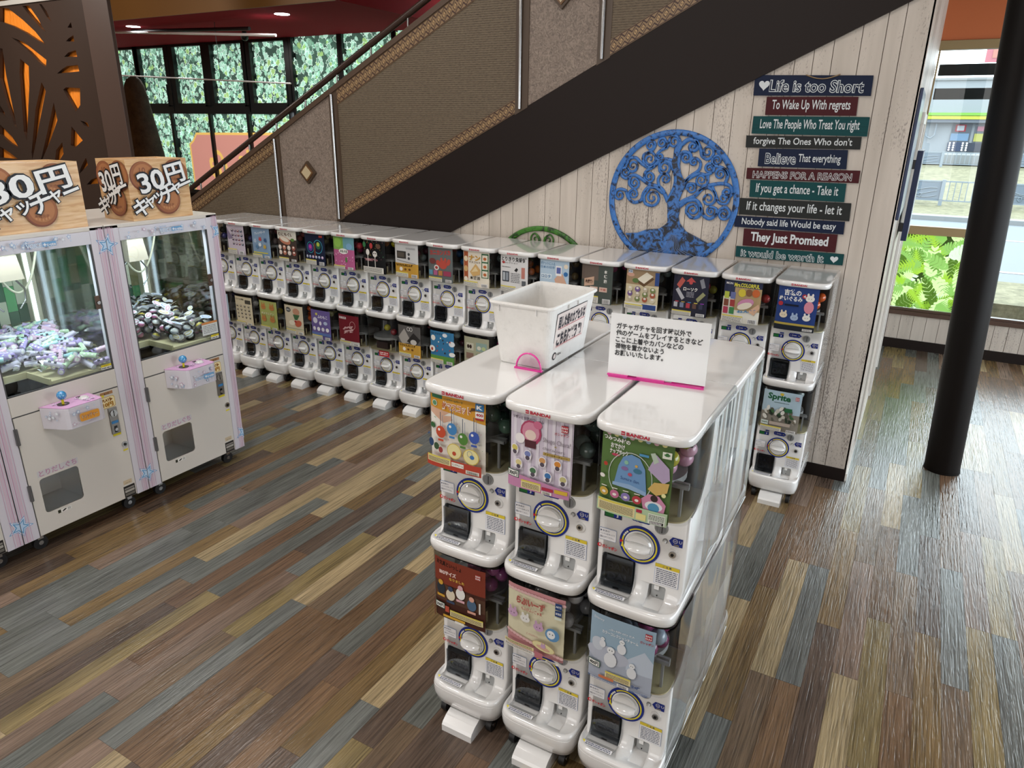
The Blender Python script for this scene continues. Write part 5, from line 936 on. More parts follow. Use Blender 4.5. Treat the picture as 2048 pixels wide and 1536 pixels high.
    # header, roof
    MB().box(-.05, .0, -.272, .272, 1.535, 1.6, cabl).build('header', t, bevel=.002)
    q = XP(.0006); q.rect(-.27, 1.536, .27, 1.598, pr('#d5d5de')); starfield(q, -.27, 1.538, .27, 1.597, 34, 70 + k, .014)
    q.rect(.02, 1.556, .085, 1.578, pb); q.text(-.02, 1.566, .026, 'VOICE', pb, bold=.07, width=.075, shear=.12); q.text(-.02, 1.566, .026, 'VOICE', starw, bold=.02, width=.07, shear=.12); q.text(.052, 1.566, .02, '✦c-ute', starw, bold=.03, width=.06); q.text(-.035, 1.586, .009, 'CATCHER', pb, width=.045)
    q.mb.build('header_print', t, fix=False)
    MB().box(-.76, .0, -H, H, 1.60, 1.622, cabw).build('roof', t, bevel=.003)
    # glass and rear
    MB().box(-.012, -.008, -.27, .27, .864, 1.534, cab_glass).build('front_glass', t)
    MB().box(-.014, -.002, -.272, .272, .862, .868, gapm).box(-.014, -.002, .266, .272, .862, 1.535, gapm).box(-.014, -.002, -.272, -.266, .862, 1.535, gapm).build('glass_frame', t)
    for s in (-1, 1):
        MB().box(-.70, -.05, s * .322 - .002, s * .322 + .002, .864, 1.6, cab_glass).build('side_glass', t)
        MB().box(-.75, -.70, s * .30 - .03, s * .30 + .03, .862, 1.6, mat('post_beige', '#c2bca6', .4)).build('rear_post', t)
        MB().box(-.70, -.694, s * .285 - .01, s * .285 + .01, .9, 1.58, led).build('led_strip', t)
    MB().box(-.06, -.04, -.26, .26, 1.53, 1.545, led).build('led_strip', t)
    area('cabinet_lamp', (CX - .14, yc, 1.59), .1, 7, (.86, .96, 1.0), (0, .5, 0), .5)
    bk = MB().box(-.76, -.75, -H, H, .862, 1.6, gapm).build('back_board', t)
    rg = random.Random(40 + k); gm = [mat('plank_%d' % i, c, .5) for i, c in enumerate(['#3f7a4e', '#2c5138', '#b6bda6', '#8a8260', '#57a066', '#c4c9b4', '#365f45', '#6c6a48'])]
    y = -.27
    while y < .269:
        z = .862 - rg.uniform(0, .12); last = None
        while z < 1.6:
            hh = rg.uniform(.10, .24); c = rg.choice([g for g in gm if g is not last]); last = c
            MB().box(-.75, -.742, y + .0012, min(y + .054, .27) - .0012, max(.864, z + .0012), min(1.6, z + hh - .0012), c).build('plank', bk); z += hh
        y += .054
    MB().box(-.74, -.24, -.32, .32, .862, .882, cream).box(-.24, -.02, -.05, .32, .862, .882, cream).box(-.245, -.235, -.27, -.05, .862, .895, cream).box(-.24, -.02, -.055, -.048, .862, .895, cream).build('play_field', t)
    # claw, carriage and cable
    cl = MB().box(-.42, -.27, -.07, .07, 1.50, 1.56, mat('carriage_brown', '#5c5248', .4, .4)).build('claw_carriage', t)
    MB().loft([[(-.345 + a * 1.0, b, z) for a, b in ((-w_, -w_), (w_, -w_), (w_, w_), (-w_, w_))] for z, w_ in ((1.36, .062), (1.48, .05), (1.5, .04))], mat('claw_cover', '#8b8274', .45), smooth=False).build('claw_cover', cl)
    MB().tube([(-.345, -.04, 1.36), (-.345, -.08, 1.30), (-.345, -.075, 1.24), (-.345, -.04, 1.20)], .005, steel, 8).tube([(-.345, -.0401+.08, 1.36), (-.345, .08, 1.30), (-.345, .075, 1.24), (-.345, .04, 1.20)], .005, steel, 8).build('claw_arms', cl)
    cab_ = []
    for i in range(25):
        a = i / 24; cab_.append((-.5 + .1 * a, -.02 + .24 * a, 1.56 - .30 * math.sin(PI * a) ** .8))
    MB().tube(cab_, .006, mat('cable_beige', '#c4c2ac', .5), 8).build('cable', t)
    MB().box(-.74, -.04, -.265, -.25, 1.56, 1.58, mat('gantry_dark', '#3a3d3c', .5)).box(-.74, -.04, .25, .265, 1.56, 1.58, mat('gantry_dark', '#3a3d3c', .5)).box(-.37, -.34, -.25, .25, 1.56, 1.575, mat('gantry_dark', '#3a3d3c', .5)).build('gantry', t)
    lt = MB().box(-.008, .001, .238, .262, 1.20, 1.27, mat('latch_brown', '#5a463a', .35, .5)).cyl((.0, .25, 1.235), .009, .01, steel, 'x', 12).build('latch', t)
    n_ = XP(-.0065)
    if k == 2: n_.rect(.15, .905, .262, .985, pr('#cfd4d2')); n_.lines(.158, .915, .254, .965, 5, pr('#5a5a5a'), 8, .3); n_.rect(.15, .972, .262, .985, pr('#c9854a'))
    n_.rect(.205, .872, .262, .898, pr('#dfe0da')); n_.rect(.205, .886, .262, .898, pr('#d8c62a')); n_.text(.234, .892, .009, 'とびら', pr('#30280c')); n_.lines(.208, .874, .26, .884, 1, pr('#333333'))
    if k == 1: n_.O.x = -.30; n_.rect(-.30, 1.165, -.105, 1.19, pr('#e3e12c')); n_.text(-.15, 1.178, .02, 'ライト', pr('#1f1f1f'), bold=.04)
    n_.mb.build('glass_stickers', t, fix=False)
    MB().box(-.70, -.05, -.30, .30, .085, .1, mat('chassis', '#5b5550', .5)).build('chassis', t)
    for x in (-.07, -.68):
        for s in (-1, 1): MB().cyl((x - .011, s * .25, .036), .036, .024, rubber, 'x', 20).cyl((x - .014, s * .25, .036), .012, .03, steel, 'x', 12).box(x - .02, x + .02, s * .25 - .014, s * .25 + .014, .06, .086, steel).build('caster', t)
    MB().box(-.234, -.026, -.264, -.258, .62, .861, black).box(-.234, -.026, -.057, -.051, .62, .861, black).box(-.234, -.228, -.264, -.051, .62, .861, black).box(-.234, -.026, -.264, -.051, .62, .626, black).box(-.032, -.026, -.264, -.051, .62, .861, black).build('prize_chute', t)
    # prizes
    def darts(n, dmin, zo):
        out = []; tr = 0
        while len(out) < n and tr < 60000:
            tr += 1; x, y = -.055 - .60 * pr_r.random() ** 1.1, pr_r.uniform(-.26, .26)
            if x > -.28 and y < .0: continue
            top = hf(x, y) + zo; z = top if pr_r.random() < .6 else pr_r.uniform(.905, top); q = Vector((x, y, z))
            if all((q - o).length > dmin for o in out): out.append(q)
        return out
    pr_r = random.Random(60 + k)
    def hf(x, y): return .885 + .04 + .075 * min(1, max(0, (-x - .1) / .4)) + .05 * (y + .3)
    if prize == 'packet':
        cols_ = ['#b9a6d6', '#c9e6c4', '#a8d8dc', '#d8b8d0', '#d8d4e8', '#b4a4dc']
        mm = []; PN = ['lilac', 'pale green', 'aqua', 'dusty pink', 'silvery', 'violet']
        for c in cols_:
            m_ = mat('wrap_' + c.lstrip('#'), c, .2, coat=.8); b_ = MB().cyl((-.045, 0, 0), .0155, .09, m_, 'x', 10).cyl((-.0455, 0, 0), .011, .091, wht, 'x', 8)
            b_.add([(-.07, -.012, -.002), (-.045, -.014, 0), (-.045, .014, 0), (-.07, .012, .003)], [(0, 1, 2, 3)], bag_clear).add([(.07, -.012, -.002), (.045, -.014, 0), (.045, .014, 0), (.07, .012, .003)], [(0, 1, 2, 3)], bag_clear)
            for i in range(3): b_.box(-.03 + .022 * i, -.02 + .022 * i, -.0158, .0158, -.004, .004, wht)
            b_.box(-.012, .0, -.006, .006, .0135, .0162, pr('#3a3a48')).box(.012, .026, -.005, .005, .0135, .0162, pr('#3a3a48'))
            mm.append(b_.mesh('wrapped_packet'))
        for x, y, z in darts(190, .037, .006):
            mi_ = pr_r.randrange(len(mm)); link('wrapped_packet', mm[mi_], None, (CX + x, yc + y, z), (pr_r.uniform(0, 6), pr_r.uniform(-.35, .35), pr_r.uniform(0, 6)), PN[mi_] + ' rolled packet in clear wrap, heaped in the left crane catcher', 'prize', PN[mi_] + ' rolled packets in the left crane catcher')
    elif prize == 'bag':
        mm = []; BN = ['yellow', 'black', 'grey', 'pink', 'brown', 'pale blue']
        for i, (c, c2) in enumerate([('#c9a62c', '#e8e6e0'), ('#2c2a28', '#dcdcd8'), ('#8a8a90', '#c8b83a'), ('#c86a9a', '#e6e0e8'), ('#6a5648', '#d8d8d4'), ('#b9c4d8', '#e8e8e8')]):
            a = mat('prize_' + c.lstrip('#'), c, .3); b_ = MB().sphere((0, 0, 0), .023, a, 10, 7, (1, .9, .8), m2=mat('prizeb_' + c2.lstrip('#'), c2, .3))
            b_.sphere((0, 0, .004), .032, bag_clear, 12, 7, (1.1, 1, .8)); q = Print((0, -.02, .03), (1, 0, 0), (0, .8, .6)); q.mb = b_; q.st = .0008; q.ell(0, .012, .034, .017, pr('#e4e8ee')); q.ell(0, .012, .024, .010, pr(['#8aa4d8', '#d8c86a', '#d88ab0'][i % 3])); q.ell(0, .012, .018, .006, pr('#eceef2'))
            mm.append(b_.mesh('bagged_toy'))
        for x, y, z in darts(165, .045, .012):
            mi_ = pr_r.randrange(len(mm)); link('bagged_toy', mm[mi_], None, (CX + x, yc + y, z), (pr_r.uniform(-.6, .9), pr_r.uniform(-.6, .6), pr_r.uniform(0, 6)), BN[mi_] + ' bagged toy with oval card, heaped in the right crane catcher', 'prize', BN[mi_] + ' bagged toys in the right crane catcher')
    # card sign box
    if box_y:
        y0, y1 = box_y; wd = y1 - y0; z0, z1 = 1.6225, 1.94
        cs_ = thing('card_sign_box', 'wood-look card box reading 30 yen catcher on top of the %s crane catcher' % ('left' if k == 1 else 'right'), 'sign', (CX - .02, yc + (y0 + y1) / 2, z0))
        wd2 = wd / 2; hh = z1 - z0
        wgm = mat('printed_wood', '#d9b184', .35, coat=.5); tt = NT(wgm)
        if not wgm.get('done'): n1 = tt.noise(tt.pos((6, 6, 70)), 1, 3, .6, .4); tt.base(tt.ramp(n1, [(.35, '#c99a68'), (.55, '#dcb686'), (.7, '#e3c298')])); wgm['done'] = 1
        bx = MB(); tk = .003
        bx.box(-tk, 0, -wd2, wd2, 0, hh, wgm).box(-.25, -tk, -wd2, -wd2 + tk, 0, hh, wgm).box(-.25, -tk, wd2 - tk, wd2, 0, hh, wgm).box(-.25 - tk, -.25, -wd2, wd2, 0, hh, wgm).build('box_sides', cs_)
        MB().box(-.25, -.003, -wd2 + .003, wd2 - .003, hh - .012, hh - .008, white).build('box_lid', cs_)
        def face(P, w2):
            sh = .04 if w2 > .25 else 0; w2 = w2 * (.84 if w2 > .25 else 1)
            copper = pr('#9a6242'); c2 = pr('#b07850'); c3 = pr('#7d4a3a'); sc = w2 / .18; P.O = P.O + P.U * sh
            for u, v in ((-.09, .07), (.10, .075), (.03, -.06)):
                u *= sc
                P.ell(u, v, .078, .078, c3, n=36); P.ell(u + .002, v + .003, .073, .073, copper, n=36); P.ell(u + .004, v + .004, .06, .06, c2, n=36); P.text(u, v + .03, .045, '10', c3, bold=.0); P.text(u, v - .028, .018, '平成元年', c3)
                for a in range(5): P.ell(u - .03 + .015 * a, v - .045 + .004 * abs(a - 2), .005, .007, pr('#c08a60'), n=8)
            for bold, m in ((.085, pr('#22242a')), (.025, pr('#eceff0'))):
                P.text(-.055 * sc, .045, .14, '30', m, rot=.2, bold=bold, width=(.15 + bold * .12) * sc); P.text(.09 * sc, .08, .12, '円', m, rot=.2, bold=bold, width=(.11 + bold * .12) * sc)
                for i, ch_ in enumerate('キャッチャー'):
                    s_ = (.105, .085, .085, .115, .085, .10)[i]; P.text((-.135 + .055 * i) * sc, -.088 + .022 * i, s_, ch_, m, rot=.3, bold=bold * .9)
        P = Print((.0006, 0, hh / 2), (0, 1, 0), (0, 0, 1), (1, 0, 0)); face(P, wd2); P.mb.build('front_print', cs_, fix=False)
        P = Print((-.125, -wd2 - .0006, hh / 2), (1, 0, 0), (0, 0, 1), (0, -1, 0)); face(P, .125); P.mb.build('side_print', cs_, fix=False)
    return t
catcher(-1.655, 'white crane catcher with bagged toys, right one, beside the capsule machine row', 2, (-.165, .205), 'bag')
catcher(-2.355, 'white crane catcher with rolled pastel packets, left of the bagged-toy one', 1, (-.315, .285), 'packet')
catcher(-3.055, 'white crane catcher cut off by the left edge of the photo', 0, None, None)

# ------------------------------------------------------------ things on the island top
ZT = Z1 + .6217
binm = mat('bin_white', '#dddcd8', .35); t = NT(binm); n = t.noise(t.pos((18, 18, 18)), 1, 5, .8); t.base(t.ramp(n, [(.28, '#c9c8c4'), (.42, '#dfdedb'), (.7, '#e6e5e2')]))
bn = thing('capsule_bin', 'open white plastic bin for empty capsules on top of the island', 'bin', (-.60, -2.02, ZT))
def rr4(hx, hy, r, z, n=4):
    pt = []
    for cx, cy, a in ((hx - r, hy - r, 0), (-hx + r, hy - r, PI / 2), (-hx + r, -hy + r, PI), (hx - r, -hy + r, 1.5 * PI)):
        pt += [(cx + r * math.cos(a + PI / 2 * i / n), cy + r * math.sin(a + PI / 2 * i / n), z) for i in range(n + 1)]
    return pt
b = MB(); b.loft([rr4(.088, .152, .015, 0), rr4(.094, .158, .018, .006), rr4(.116, .184, .022, .212), rr4(.122, .190, .024, .212), rr4(.124, .192, .024, .217), rr4(.122, .190, .024, .223), rr4(.115, .183, .022, .223), rr4(.112, .180, .02, .21), rr4(.091, .155, .016, .006), rr4(.08, .14, .015, .005)], binm, smooth=False)
b.build('bin_shell', bn, bevel=0)
r_ = MB(); 
for s in (-.055, .02): r_.box(.1165, .121, s, s + .003, .195, .212, binm)
r_.box(.06, .063, -.189, -.184, .19, .212, binm).box(-.08, -.077, -.189, -.184, .19, .212, binm); r_.build('rim_ribs', bn, kind='stuff')
a_ = math.atan2(.026, .212)
q = Print((.1048 + .0012, -.015, .118), (0, 1, 0), (math.sin(a_), 0, math.cos(a_)), (math.cos(a_), 0, -math.sin(a_)))
bk = pr('#30303a'); q.rect(-.118, -.062, .125, .075, bk); q.rect(-.1155, -.0595, .1225, .0725, pr('#ddd2cd'))
q.text(.008, .04, .042, '回した後のカプセルは', bk, bold=.06, width=.215); q.text(.002, -.02, .05, 'こちらにどうぞ!', bk, bold=.06, width=.2); q.rect(-.10, .0165, .115, .0185, pr('#b83a4a')); q.rect(-.10, -.046, .11, -.044, pr('#b83a4a'))
q.ell(-.10, -.078, .014, .014, bk); q.ell(-.10, -.078, .009, .009, pr('#ddd2cd')); q.text(-.065, -.078, .012, 'gacha!', bk, bold=.02)
q.mb.build('bin_notice', bn, fix=False)
pink = mat('pink_acrylic', '#e0339a', .15, coat=.5); pinkc = clear('pink_clear_acrylic', (.99, .93, .965), .8)
def hoop(x, y, rz, label):
    h = thing('card_stand', label, 'stand', (x, y, ZT), rz, 'pink acrylic hoop stands on the island')
    a = MB(); a.tube([(.046 * math.cos(PI * i / 20), 0, .006 + .052 * math.sin(PI * i / 20)) for i in range(21)], .003, pink, 8); a.build('hoop', h)
    MB().box(-.052, .052, -.007, .007, 0, .006, pink).build('foot', h, bevel=.001)
    MB().prism([(.043 * math.cos(PI * i / 20), .006 + .048 * math.sin(PI * i / 20)) for i in range(21)], -.0008, .0008, pinkc).build('clear_disc', h)
hoop(-.563, -2.203, .02, 'pink acrylic hoop stand in front of the white bin')
hoop(-.262, -2.088, .10, 'pink acrylic hoop stand behind the left part of the white notice')
hoop(-.055, -2.068, .10, 'pink acrylic hoop stand behind the right part of the white notice')
nt_ = thing('notice_card', 'white notice card of five printed lines standing on the island top', 'sign', (-.154, -2.1, ZT), .107)
MB().box(-.158, .158, -.0015, .0015, .012, .215, mat('white_card', '#e9ebec', .15, coat=.6)).build('card', nt_)
MB().box(-.155, .155, -.006, .006, 0, .006, pink).box(-.158, -.09, -.008, .008, .006, .012, pink).box(-.06, .03, -.008, .008, .006, .012, pink).build('pink_foot', nt_)
q = Print((0, -.0022, .1135), (1, 0, 0), (0, 0, 1), (0, -1, 0)); tx = pr('#2a2a2c')
LN = ['ガチャガチャを回す時以外で', '他のゲームをプレイするときなど', 'ここに上着やカバンなどの', '荷物を置かないよう', 'お願いいたします。']
for i, s in enumerate(LN):
    wd = {13: .238, 15: .275, 12: .218, 9: .158, 8: .15}.get(len(s), .018 * len(s)); q.text(-.138 + wd / 2, .062 - .0225 * i, .0205, s, tx, bold=.025, width=wd)
q.mb.build('lettering', nt_, fix=False)

# ------------------------------------------------------------ sayings sign on the wall
SG = [([(-0.492, 2.437), (0.138, 2.423), (0.141, 2.319), (-0.49, 2.326)], 'n', 'Life is too Short', 'o1'), ([(-0.412, 2.318), (0.08, 2.315), (0.084, 2.216), (-0.41, 2.219)], 'r', 'To Wake Up With regrets', 'b'), ([(-0.474, 2.212), (0.155, 2.21), (0.158, 2.108), (-0.474, 2.114)], 't', 'Love The People Who Treat You right', 'b'), ([(-0.503, 2.103), (0.131, 2.105), (0.133, 2.038), (-0.499, 2.034)], 'g', "forgive The Ones Who don't", 'b'), ([(-0.417, 2.03), (0.072, 2.034), (0.079, 1.929), (-0.414, 1.928)], 'n', '', 'm'), ([(-0.476, 1.917), (0.154, 1.924), (0.155, 1.855), (-0.474, 1.852)], 'r', 'HAPPENS FOR A REASON', 'o'), ([(-0.447, 1.847), (0.093, 1.85), (0.097, 1.746), (-0.441, 1.747)], 't', 'If you get a chance - Take it', 'b'), ([(-0.496, 1.737), (0.136, 1.742), (0.141, 1.641), (-0.493, 1.638)], 'g', 'If it changes your life - let it', 'b'), ([(-0.512, 1.629), (0.119, 1.636), (0.122, 1.563), (-0.51, 1.561)], 'n', 'Nobody said life Would be easy', 'b'), ([(-0.45, 1.553), (0.092, 1.559), (0.094, 1.454), (-0.446, 1.449)], 'r', 'They Just Promised', 'w'), ([(-0.483, 1.443), (0.145, 1.449), (0.146, 1.383), (-0.482, 1.376)], 't', 'it would be worth it', 'o2')]
SC_ = {'n': '#121d36', 'r': '#43161b', 't': '#0c4042', 'g': '#262827'}
ss = thing('sayings_sign', 'hanging sign of eleven painted wooden boards with English sayings', 'sign', (-.17, WY, 2.37))
wp = pr('#c9ced0')
def boardmat(c):
    m = mat('board_' + c.lstrip('#'), c, .6, spec=.2)
    if not m.get('done'):
        t = NT(m); n = t.noise(t.pos((5, 5, 90)), 1, 4, .7); t.base(t.mix(t.ramp(n, [(.55, 0.0), (.8, .45)]), c, '#0a0d10')); t.bump(n, .2, .002); m['done'] = 1
    return m
for pts, c, txt, st_ in SG:
    q4 = [(a + .17, b - 2.37) for a, b in pts]; mc = boardmat(SC_[c])
    y0 = -.016 if c in 'nt' else -.012
    bo = MB().prism(q4[::-1], y0, y0 + .011, mc).build('sign_board', ss, bevel=.001)
    cx = sum(a for a, b in q4) / 4; cz = sum(b for a, b in q4) / 4; wd = q4[1][0] - q4[0][0]; ht = ((q4[0][1] + q4[1][1]) - (q4[2][1] + q4[3][1])) / 2
    ang = math.atan2(q4[1][1] - q4[0][1], wd)
    q = Print((cx, y0 - .0008, cz), (math.cos(ang), 0, math.sin(ang)), (-math.sin(ang), 0, math.cos(ang)), (0, -1, 0)); sz = ht * (.72 if ht > .09 else .78)
    heart = lambda u, v, s: q.poly([(u + s * 16 * math.sin(t) ** 3 / 17, v + s * (13 * math.cos(t) - 5 * math.cos(2 * t) - 2 * math.cos(3 * t) - math.cos(4 * t)) / 17) for t in [-2 * PI * i / 24 for i in range(24)]], wp)
    def outl(u, w_, s_, tt_): q.text(u, -.004, s_, tt_, wp, bold=.045, width=w_, shear=.0); q.text(u, -.004, s_, tt_, mc, bold=-.002, width=w_ - .004, shear=.0)
    if st_ == 'o1': heart(-wd * .41, 0, ht * .3); outl(wd * .04, wd * .80, sz * 1.1, txt)
    elif st_ == 'o2': heart(wd * .42, 0, ht * .36); outl(-wd * .06, wd * .78, sz * 1.2, txt)
    elif st_ == 'o': outl(0, wd * .88, sz * 1.05, txt)
    elif st_ == 'm': outl(-wd * .24, wd * .36, sz * 1.1, 'Believe'); q.text(wd * .20, -.004, sz * .85, 'That everything', wp, bold=.01, width=wd * .47)
    elif st_ == 'w': q.text(0, 0, sz, txt, wp, bold=.03, width=wd * .83)
    else: q.text(0, 0, sz * 1.0, txt, wp, bold=.012, width=wd * .86)
    q.mb.build('lettering', bo, fix=False)
rope = mat('jute_rope', '#8a7252', .8)
MB().tube([(-.13 + .09 + .18 * i / 12 - .0, -.018 - .004 * math.sin(PI * i / 12), .062 - .022 * math.sin(PI * i / 12)) for i in range(13)], .003, rope, 6).build('rope_loop', ss)
rl = MB()
for x in (-.15, .17):
    rl.tube([(x, -.006, -.95), (x, -.006, .05)], .002, rope, 5)
rl.build('side_ropes', ss)

# ------------------------------------------------------------ tree of life wall hangings
BR= [(0.0254, [(-0.931, 1.947), (-0.922, 1.98), (-0.903, 2.03), (-0.855, 2.072), (-0.805, 2.065)], (-0.822, 2.033), 1), (0.0192, [(-0.805, 2.068), (-0.773, 2.022), (-0.76, 1.979), (-0.73, 1.958)], (-0.726, 2.002), -1), (0.0192, [(-0.929, 1.958), (-0.928, 2.008), (-0.908, 2.052), (-0.926, 2.087), (-0.954, 2.097)], (-0.943, 2.059), -1), (0.017, [(-0.971, 2.059), (-0.992, 2.023), (-1.035, 1.999), (-1.058, 1.965)], (-1.032, 1.966), -1), (0.017, [(-0.997, 2.016), (-0.988, 2.047), (-1.012, 2.077)], (-1.023, 2.049), -1), (0.0204, [(-0.917, 1.925), (-0.967, 1.948), (-1.021, 1.944), (-1.066, 1.906), (-1.103, 1.896), (-1.155, 1.922), (-1.195, 1.954), (-1.238, 1.943), (-1.254, 1.902)], (-1.21, 1.903), -1), (0.017, [(-1.103, 1.899), (-1.138, 1.929), (-1.139, 1.974), (-1.098, 1.992)], (-1.098, 1.947), 1), (0.0158, [(-1.122, 1.98), (-1.081, 2.009), (-1.067, 2.043), (-1.092, 2.06)], (-1.097, 2.03), -1), (0.0158, [(-1.029, 1.932), (-1.024, 1.876), (-0.989, 1.859)], (-0.996, 1.9), -1), (0.017, [(-1.066, 1.903), (-1.119, 1.867), (-1.123, 1.826), (-1.095, 1.803)], (-1.092, 1.838), -1), (0.0204, [(-0.952, 1.685), (-0.988, 1.749), (-1.025, 1.779), (-1.094, 1.793), (-1.147, 1.825), (-1.199, 1.845), (-1.248, 1.821), (-1.281, 1.834)], (-1.257, 1.861), 1), (0.0158, [(-1.015, 1.768), (-1.031, 1.819), (-1.013, 1.854), (-0.983, 1.862)], (-0.983, 1.83), 1), (0.017, [(-1.221, 1.837), (-1.226, 1.787), (-1.192, 1.758)], (-1.189, 1.794), -1), (0.0204, [(-0.991, 1.741), (-1.043, 1.772), (-1.092, 1.77), (-1.121, 1.734), (-1.136, 1.686), (-1.186, 1.67), (-1.226, 1.698), (-1.249, 1.742), (-1.288, 1.751)], (-1.289, 1.712), -1), (0.0192, [(-1.092, 1.764), (-1.12, 1.716), (-1.103, 1.667), (-1.058, 1.654)], (-1.061, 1.707), -1), (0.0147, [(-1.22, 1.699), (-1.223, 1.734), (-1.198, 1.754)], (-1.193, 1.723), 1), (0.0192, [(-0.853, 1.816), (-0.82, 1.845), (-0.77, 1.869), (-0.718, 1.866), (-0.68, 1.89), (-0.677, 1.922)], (-0.705, 1.905), -1), (0.0204, [(-0.875, 1.826), (-0.902, 1.892), (-0.903, 1.97), (-0.877, 1.998), (-0.838, 1.992)], (-0.86, 1.964), 1), (0.017, [(-0.855, 1.81), (-0.821, 1.853), (-0.772, 1.891), (-0.764, 1.936), (-0.791, 1.962)], (-0.806, 1.939), -1), (0.0147, [(-0.689, 1.922), (-0.691, 1.965), (-0.662, 1.983)], (-0.662, 1.955), 1), (0.0158, [(-0.684, 1.922), (-0.626, 1.911), (-0.587, 1.872), (-0.599, 1.822)], None, 0), (0.0158, [(-0.587, 1.866), (-0.608, 1.903), (-0.648, 1.902)], (-0.633, 1.874), -1), (0.0158, [(-0.836, 1.769), (-0.831, 1.805), (-0.79, 1.807)], (-0.809, 1.78), 1), (0.0215, [(-0.884, 1.675), (-0.842, 1.703), (-0.78, 1.735), (-0.738, 1.781), (-0.682, 1.806), (-0.61, 1.817), (-0.563, 1.802), (-0.548, 1.764)], (-0.581, 1.765), 1), (0.017, [(-0.754, 1.767), (-0.704, 1.789), (-0.653, 1.759), (-0.649, 1.714)], (-0.691, 1.722), 1), (0.0158, [(-0.676, 1.796), (-0.647, 1.742), (-0.619, 1.698), (-0.579, 1.695)], (-0.594, 1.727), -1), (0.0215, [(-0.882, 1.655), (-0.829, 1.698), (-0.771, 1.707), (-0.734, 1.664), (-0.743, 1.609), (-0.789, 1.597), (-0.824, 1.629)], (-0.785, 1.646), 1), (0.0181, [(-0.737, 1.669), (-0.715, 1.62), (-0.671, 1.597), (-0.634, 1.625), (-0.609, 1.661), (-0.576, 1.674), (-0.547, 1.642), (-0.563, 1.607)], (-0.586, 1.631), 1), (0.0147, [(-0.631, 1.625), (-0.635, 1.662), (-0.674, 1.673)], (-0.668, 1.645), -1), (0.0158, [(-0.711, 1.861), (-0.709, 1.811), (-0.745, 1.797)], (-0.749, 1.833), 1), (0.0283, [(-0.944, 1.703), (-0.912, 1.782), (-0.911, 1.852), (-0.946, 1.916), (-0.996, 1.942)], None, 0)]
TR= [(-0.943, 1.557), (-0.952, 1.65), (-0.958, 1.69), (-0.945, 1.714), (-0.914, 1.773), (-0.904, 1.825), (-0.913, 1.858), (-0.942, 1.902), (-0.951, 1.941), (-0.934, 1.98), (-0.91, 1.97), (-0.91, 1.925), (-0.889, 1.881), (-0.87, 1.837), (-0.851, 1.833), (-0.845, 1.794), (-0.864, 1.747), (-0.88, 1.701), (-0.867, 1.656), (-0.874, 1.597), (-0.861, 1.557), (-0.816, 1.508), (-0.735, 1.474), (-0.666, 1.444), (-0.603, 1.456), (-0.627, 1.407), (-0.74, 1.349), (-0.89, 1.317), (-1.049, 1.319), (-1.163, 1.37), (-1.229, 1.463), (-1.145, 1.473), (-1.083, 1.499), (-0.995, 1.512), (-0.96, 1.538)]

tb = mat('tree_blue', '#2f63b0', .4); t = NT(tb); n = t.noise(t.pos((20, 20, 20)), 1, 4, .7, .8); t.base(t.ramp(n, [(.45, '#0c1422'), (.56, '#3268ac'), (.8, '#437ec6')])); t.bump(n, .3, .004)
tb2 = mat('tree_blue_bright', '#2f5f9f', .45); t = NT(tb2); n = t.noise(t.pos((26, 26, 26)), 1, 3, .7); t.base(t.ramp(n, [(.38, '#121f38'), (.47, '#3068ae'), (.8, '#3f7cc2')]))
tl = thing('tree_of_life', 'large blue tree of life wall disc with scrolling branches', 'ornament', (-.93, WY, 1.70))
def discring(par, R, wd, m, y=-.004, th=.016):
    b = MB(); n = 72; lo = []
    for i in range(n):
        a = 2 * PI * i / n; c, s = math.cos(a), math.sin(a)
        lo.append([(r * c, yy, r * s) for r, yy in ((R - wd, y), (R - wd, y - th * .7), (R - wd * .75, y - th), (R - wd * .25, y - th), (R, y - th * .7), (R, y))])
    lo.append(lo[0]); b.loft(lo, m, caps=False); return b.build('ring', par)
discring(tl, .432, .036, tb2)
def branch(par, w_, pts, c, d, m, ox, oz, nm='branch'):
    P = [Vector((a - ox, 0, b - oz)) for a, b in pts]
    S_ = [P[0]]
    for i in range(len(P) - 1):     # catmull-rom
        p0, p1, p2, p3 = P[max(i - 1, 0)], P[i], P[i + 1], P[min(i + 2, len(P) - 1)]
        for k in range(1, 5):
            t_ = k / 4; S_.append(.5 * ((2 * p1) + (p2 - p0) * t_ + (2 * p0 - 5 * p1 + 4 * p2 - p3) * t_ ** 2 + (3 * p1 - p0 - 3 * p2 + p3) * t_ ** 3))
    n0 = len(S_)
    if c:
        cx, cz = c[0] - ox, c[1] - oz; v = S_[-1] - Vector((cx, 0, cz)); r0 = v.length; a0 = math.atan2(v.z, v.x)
        for k in range(1, 25):
            t_ = k / 24; r = r0 * (1 - .86 * t_); a = a0 - d * 2 * PI * 1.45 * t_; S_.append(Vector((cx + r * math.cos(a), 0, cz + r * math.sin(a))))
    rs = [w_ * (1 - .25 * i / n0) if i < n0 else w_ * (.75 - .35 * (i - n0) / max(1, len(S_) - n0)) for i in range(len(S_))]
    if not c: rs = [w_] * len(S_)
    y = -.010
    return MB().tube([(p.x, y, p.z) for p in S_], rs, m, 8, flat=.007).build(nm, par)
for w_, pts, c, d in BR: branch(tl, w_ * .66, pts, c, d, tb2, -.93, 1.70)
b = MB().prism([(a + .93, z - 1.70) for a, z in TR][::-1], -.017, -.004, tb); trk = b.build('trunk', tl, bevel=.003)
rr = MB(); rg = random.Random(2)
for i in range(9):
    u = (i - 4) / 4; p0 = (.0 + .02 * u + .035, .0 - .26); rr.tube([(p0[0], -.018, p0[1] + .04), (p0[0] + u * .03, -.019, p0[1] - .05), (p0[0] + u * .14, -.018, p0[1] - .09 - .015 * (1 - abs(u)))], .0014, pr('#6f8ab8'), 5)
rr.build('root_line', tl, kind='stuff')
